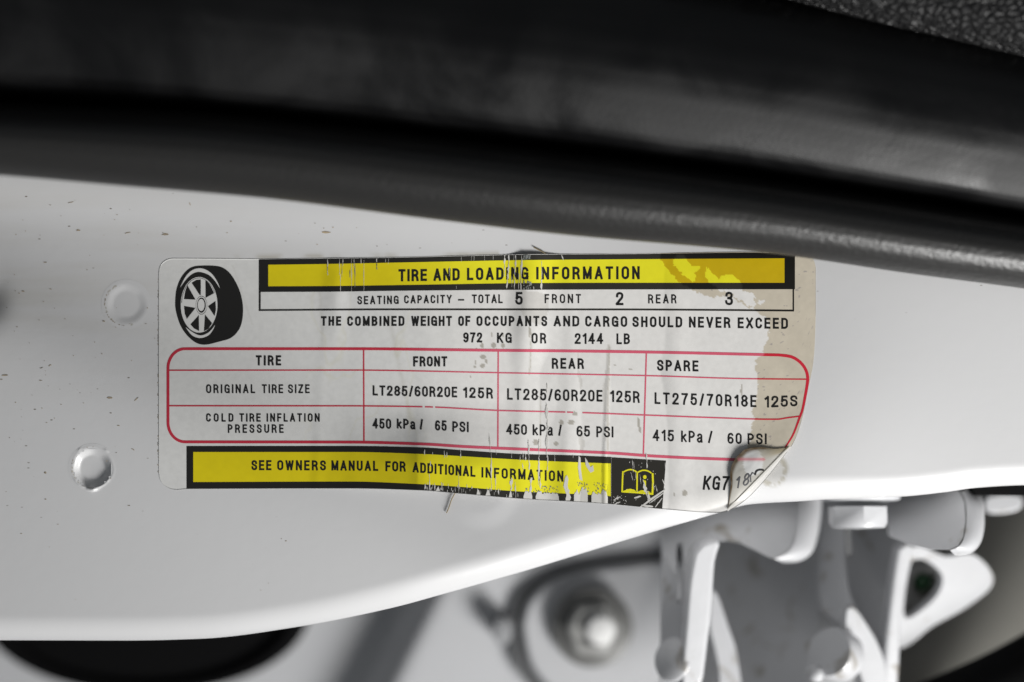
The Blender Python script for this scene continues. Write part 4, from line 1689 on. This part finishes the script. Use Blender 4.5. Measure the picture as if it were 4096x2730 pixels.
def build_body():
    xs = np.arange(-3200, 7401, 35.0)
    ys = np.arange(900, 3900, 30.0)
    X, Y = np.meshgrid(xs, ys)
    # stamped step running down and to the left
    q = X - (1585 - (Y - 2560) * .50)
    step = 260 * sstep(-95, 95, q)
    d = BD - step
    V = Pn(X, Y, d).reshape(-1, 3)
    o = orient(link_mesh('body_wall', V, grid_faces(len(ys), len(xs)), M['grey_paint']))
    tag(o, 'grey painted inner body wall behind the jamb panel and hinges', 'body panel', kind='structure')


build_body()

pl = empty('rubber_plug', P(585, 2440, BD - 20))
tag(pl, 'large round black rubber plug half hidden under the white panel edge', 'plug')
kx = (DU + BD) / DU
lathe('plug_rim', 585, 2440, BD - 4, [(655 * kx, 0), (655 * kx, 20), (640 * kx, 38), (605 * kx, 44), (570 * kx, 36), (556 * kx, 10), (556 * kx, 0)], M['rubber'], pl, n=64, sx=1.0, sy=.51)
lathe('plug_dome', 585, 2440, BD - 2, [(556 * kx, 2), (540 * kx, 4), (420 * kx, -1 + 12), (200 * kx, 22), (10 * kx, 26)], M['rubber'], pl, n=64, sx=1.0, sy=.51)

# ---- hinge mounting plate with its stud
mp_ = prism('hinge_mounting_plate', curve_poly([(2085, 2500), (2110, 2410), (2180, 2340), (2290, 2295), (2480, 2262), (2800, 2235), (3300, 2230), (3500, 2330), (3500, 2900), (2400, 2900), (2240, 2790), (2120, 2660)]),
            1545, 60, M['grey_paint'], bevel=40, tilt=(.0, -.12))
prism('plate_gap_shade', [(2085 + (x - 2085) * 1.0, y) for x, y in curve_poly([(2040, 2510), (2068, 2395), (2150, 2315), (2280, 2262), (2480, 2222), (2800, 2190), (3340, 2185), (3550, 2330), (3550, 2950), (2360, 2950), (2195, 2820), (2070, 2680)])], 1590, 40, M['gap_shade'], mp_, bevel=0, tilt=(.0, -.10))  # dark sheet added for the shaded gap around the plate
tag(mp_, 'grey rounded mounting plate behind the nut and the hinge arms', 'plate')
lathe('plate_lug', 2010, 2520, 1540, [(46, -80), (46, 30), (40, 45), (5, 50)], M['dark_paint'], mp_, sx=1.0, sy=1.5, n=24)

nt_ = empty('mounting_nut', P(2370, 2510, 1480))
tag(nt_, 'round washer and nut with bright stud end on the grey plate', 'nut')
kk = (DU + 1480) / DU
lathe('washer', 2370, 2510, 1500, [(160 * kk, -20), (160 * kk, 14), (150 * kk, 22), (60 * kk, 22)], M['steel'], nt_, n=48, sy=1.0)
lathe('nut', 2368, 2512, 1475, [(112 * kk, 0), (110 * kk, 50), (98 * kk, 66), (74 * kk, 70), (70 * kk, 30), (5, 28)], M['nut'], nt_, n=6)
lathe('stud', 2398, 2512, 1440, [(60 * kk, -30), (60 * kk, 60), (44 * kk, 74), (4 * kk, 76)], M['bright_steel'], nt_, n=28)

# ---- first hinge
h1 = empty('hinge_bracket', P(2950, 2250, 420))
tag(h1, 'white painted hinge bracket with arched lower edge beside the sticker corner', 'hinge', 'door hinges under the panel edge')
prism('hinge_plate', [(2640, 1940), (3196, 1940), (3192, 2060), (3186, 2130), (3168, 2190), (3132, 2222), (3098, 2236), (3070, 2228), (3020, 2202), (2960, 2172), (2909, 2162), (2866, 2168), (2840, 2200),
                      (2825, 2300), (2815, 2400), (2800, 2550), (2780, 2730), (2760, 2850), (2640, 2850), (2645, 2500), (2650, 2200)], 660, 60, M['hinge_paint'], h1,
      holes=[[(2708, 2180), (2728, 2170), (2735, 2250), (2728, 2400), (2712, 2420), (2704, 2300)]], tilt=(-.25, -.85), bevel=8, ylim=(1940, 2290))
prism('hinge_arm', curve_poly([(2778, 2215), (2815, 2176), (2880, 2166), (2860, 2250), (2850, 2400), (2834, 2550), (2800, 2770), (2726, 2770), (2742, 2500), (2758, 2320)], 3), 400, 200, M['hinge_paint'], h1, tilt=(.2, .1), bevel=24)
loft('hinge_lip', [(3196, 1960), (3192, 2060), (3186, 2130), (3168, 2190), (3132, 2222), (3098, 2236)], [(3290, 1960), (3284, 2060), (3270, 2150), (3246, 2214), (3196, 2247), (3132, 2252)],
     lambda x, y: 660 - .25 * (x - 2884) - .85 * (min(y, 2290) - 2115), 110, M['hinge_paint'], h1)
prism('hinge_link', curve_poly([(2846, 2360), (2872, 2385), (2914, 2510), (2944, 2600), (2966, 2740), (2980, 2820), (2885, 2820), (2878, 2700), (2860, 2600), (2838, 2500)], 3), 800, 140, M['hinge_paint'], h1, bevel=24)
lathe('hinge_pin', 2690, 2640, 480, [(95, -80), (95, 0), (86, 14), (5, 18)], M['hinge_paint'], h1, axis=(-.66, -.68, .25), n=32)

# ---- second hinge
h2 = empty('hinge_bracket', P(3600, 2300, 400))
tag(h2, 'white painted hinge bracket with open loop and green inset beyond the bolt', 'hinge', 'door hinges under the panel edge')
prism('hinge_plate', [(3540, 1960), (3838, 1960), (3862, 2010), (3866, 2080), (3856, 2150), (3836, 2186), (3800, 2202), (3720, 2200), (3640, 2180), (3560, 2150)], 320, 60, M['hinge_paint'], h2, tilt=(-.75, -1.1), bevel=8)
loft('hinge_lip', [(3842, 1968), (3862, 2010), (3866, 2080), (3856, 2150), (3836, 2186), (3800, 2202)], [(3900, 1944), (3930, 2000), (3939, 2080), (3928, 2160), (3890, 2210), (3820, 2222)],
     lambda x, y: 320 - .75 * (x - 3760) - 1.1 * (y - 2100), 100, M['hinge_paint'], h2)
prism('hinge_web', [(3290, 1980), (3640, 1980), (3640, 2150), (3600, 2230), (3560, 2600), (3540, 2800), (3440, 2800), (3400, 2600), (3330, 2480), (3290, 2450)], 950, 60, M['hinge_paint'], h2, tilt=(-.7, -.5), bevel=8)
prism('hinge_arm', curve_poly([(3588, 2200), (3622, 2172), (3652, 2200), (3622, 2350), (3606, 2500), (3590, 2780), (3530, 2780), (3536, 2600), (3552, 2450), (3570, 2310)], 3), 640, 120, M['hinge_paint'], h2, tilt=(.2, .1), bevel=24)
prism('hinge_link', curve_poly([(3384, 2440), (3412, 2428), (3456, 2480), (3528, 2610), (3560, 2790), (3480, 2790), (3428, 2670), (3382, 2540)], 3), 640, 110, M['hinge_paint'], h2, tilt=(.1, .1), bevel=24)
prism('hinge_flank', curve_poly([(3285, 2040), (3372, 2040), (3380, 2250), (3400, 2380), (3440, 2470), (3400, 2500), (3330, 2470), (3285, 2400)], 3), 780, 110, M['hinge_paint'], h2, tilt=(-.9, -.35), bevel=16)
prism('hinge_loop', curve_poly([(3600, 2205), (3680, 2184), (3782, 2226), (3880, 2214), (3945, 2258), (3975, 2320), (3941, 2376), (3840, 2448), (3729, 2508), (3650, 2572), (3588, 2585), (3592, 2400)], 3), 860, 90, M['hinge_paint'], h2,
      holes=[list(reversed(curve_poly([(3646, 2244), (3700, 2240), (3766, 2298), (3758, 2366), (3700, 2430), (3620, 2472), (3624, 2350)], 3)))], tilt=(.1, .15), bevel=16)
prism('hinge_slot', [(3382, 2110), (3403, 2110), (3407, 2222), (3386, 2216)], 690, 20, M['gap_shade'], h2, bevel=0)  # dark block laid in for the shade inside the slot
lathe('green_inset', 3692, 2330, 1200, [(42, -60), (42, 0), (30, 14), (4, 16)], M['green'], h2, n=24)
lathe('inset_socket', 3695, 2340, 1200, [(125, -40), (125, 0), (105, 20), (64, 20), (60, -30), (5, -32)], M['nut'], h2, n=32)
lathe('hinge_pin', 3324, 2612, 560, [(112, -90), (112, 0), (102, 16), (5, 20)], M['hinge_paint'], h2, axis=(-.62, -.7, 0.32), n=36)
lathe('pin_rivet', 3265, 2700, 520, [(34, -40), (34, 0), (26, 20), (5, 28)], M['hinge_paint'], h2, axis=(0.2, -.9, -.3), n=24)

cav = prism('hinge_pocket', [(2790, 2090), (3275, 2090), (3275, 2950), (2740, 2950)], 1150, 60, M['hinge_paint'], h1, tilt=(-.55, -.55), bevel=0)
# ---- hex bolt under the panel edge
hb = empty('hex_bolt', P(3428, 2060, 260))
tag(hb, 'white painted hex bolt head hanging under the rolled panel edge', 'bolt')
lathe('bolt_flange', 3445, 2002, 420, [(165, -34), (165, -6), (155, 2), (120, 4)], M['hinge_paint'], hb, axis=(0, -.12, -1), n=40)
lathe('bolt_head', 3430, 2034, 410, [(128, -6), (128, 62), (116, 82), (5, 88)], M['hinge_paint'], hb, axis=(0, -.12, -1), n=6)

# ---- far right: dusty inner face, pale tab, black door seal
fr = prism('sill_cover', [(3820, 1985), (4900, 1940), (4900, 3100), (3500, 3100), (3560, 2600)], 1250, 100, M['brown_grey'], tilt=(.2, -.35), bevel=20)
tag(fr, 'dull brownish grey sill cover behind the open hinge loop', 'cover')
bs = prism('gap_shade_strip', [(3884, 1948), (3910, 1940), (4900, 1920), (4900, 1990), (3900, 1984)], 330, 300, M['rubber'], bevel=8)  # black strip added for the shade in the gap below the edge
tag(bs, 'black strip added for the dark gap under the panel edge beyond the second hinge', 'strip')
tb_ = prism('pale_tab', curve_poly([(3950, 1985), (4020, 1975), (4085, 1985), (4090, 2030), (4040, 2052), (3960, 2055), (3935, 2020)], 3), 900, 60, M['hinge_paint'], bevel=16)
tag(tb_, 'small pale metal tab beyond the hinge under the panel edge', 'tab')
q = [P(x, y, 820) for x, y in cr([(3300, 3010), (3600, 2930), (3900, 2815), (4150, 2690), (4500, 2480), (4900, 2200)], 6)]
sl = tube('door_seal', q, 175 * S, M['rubber'], n=24)
tag(sl, 'black rubber door seal crossing the lower corner of the picture', 'seal')
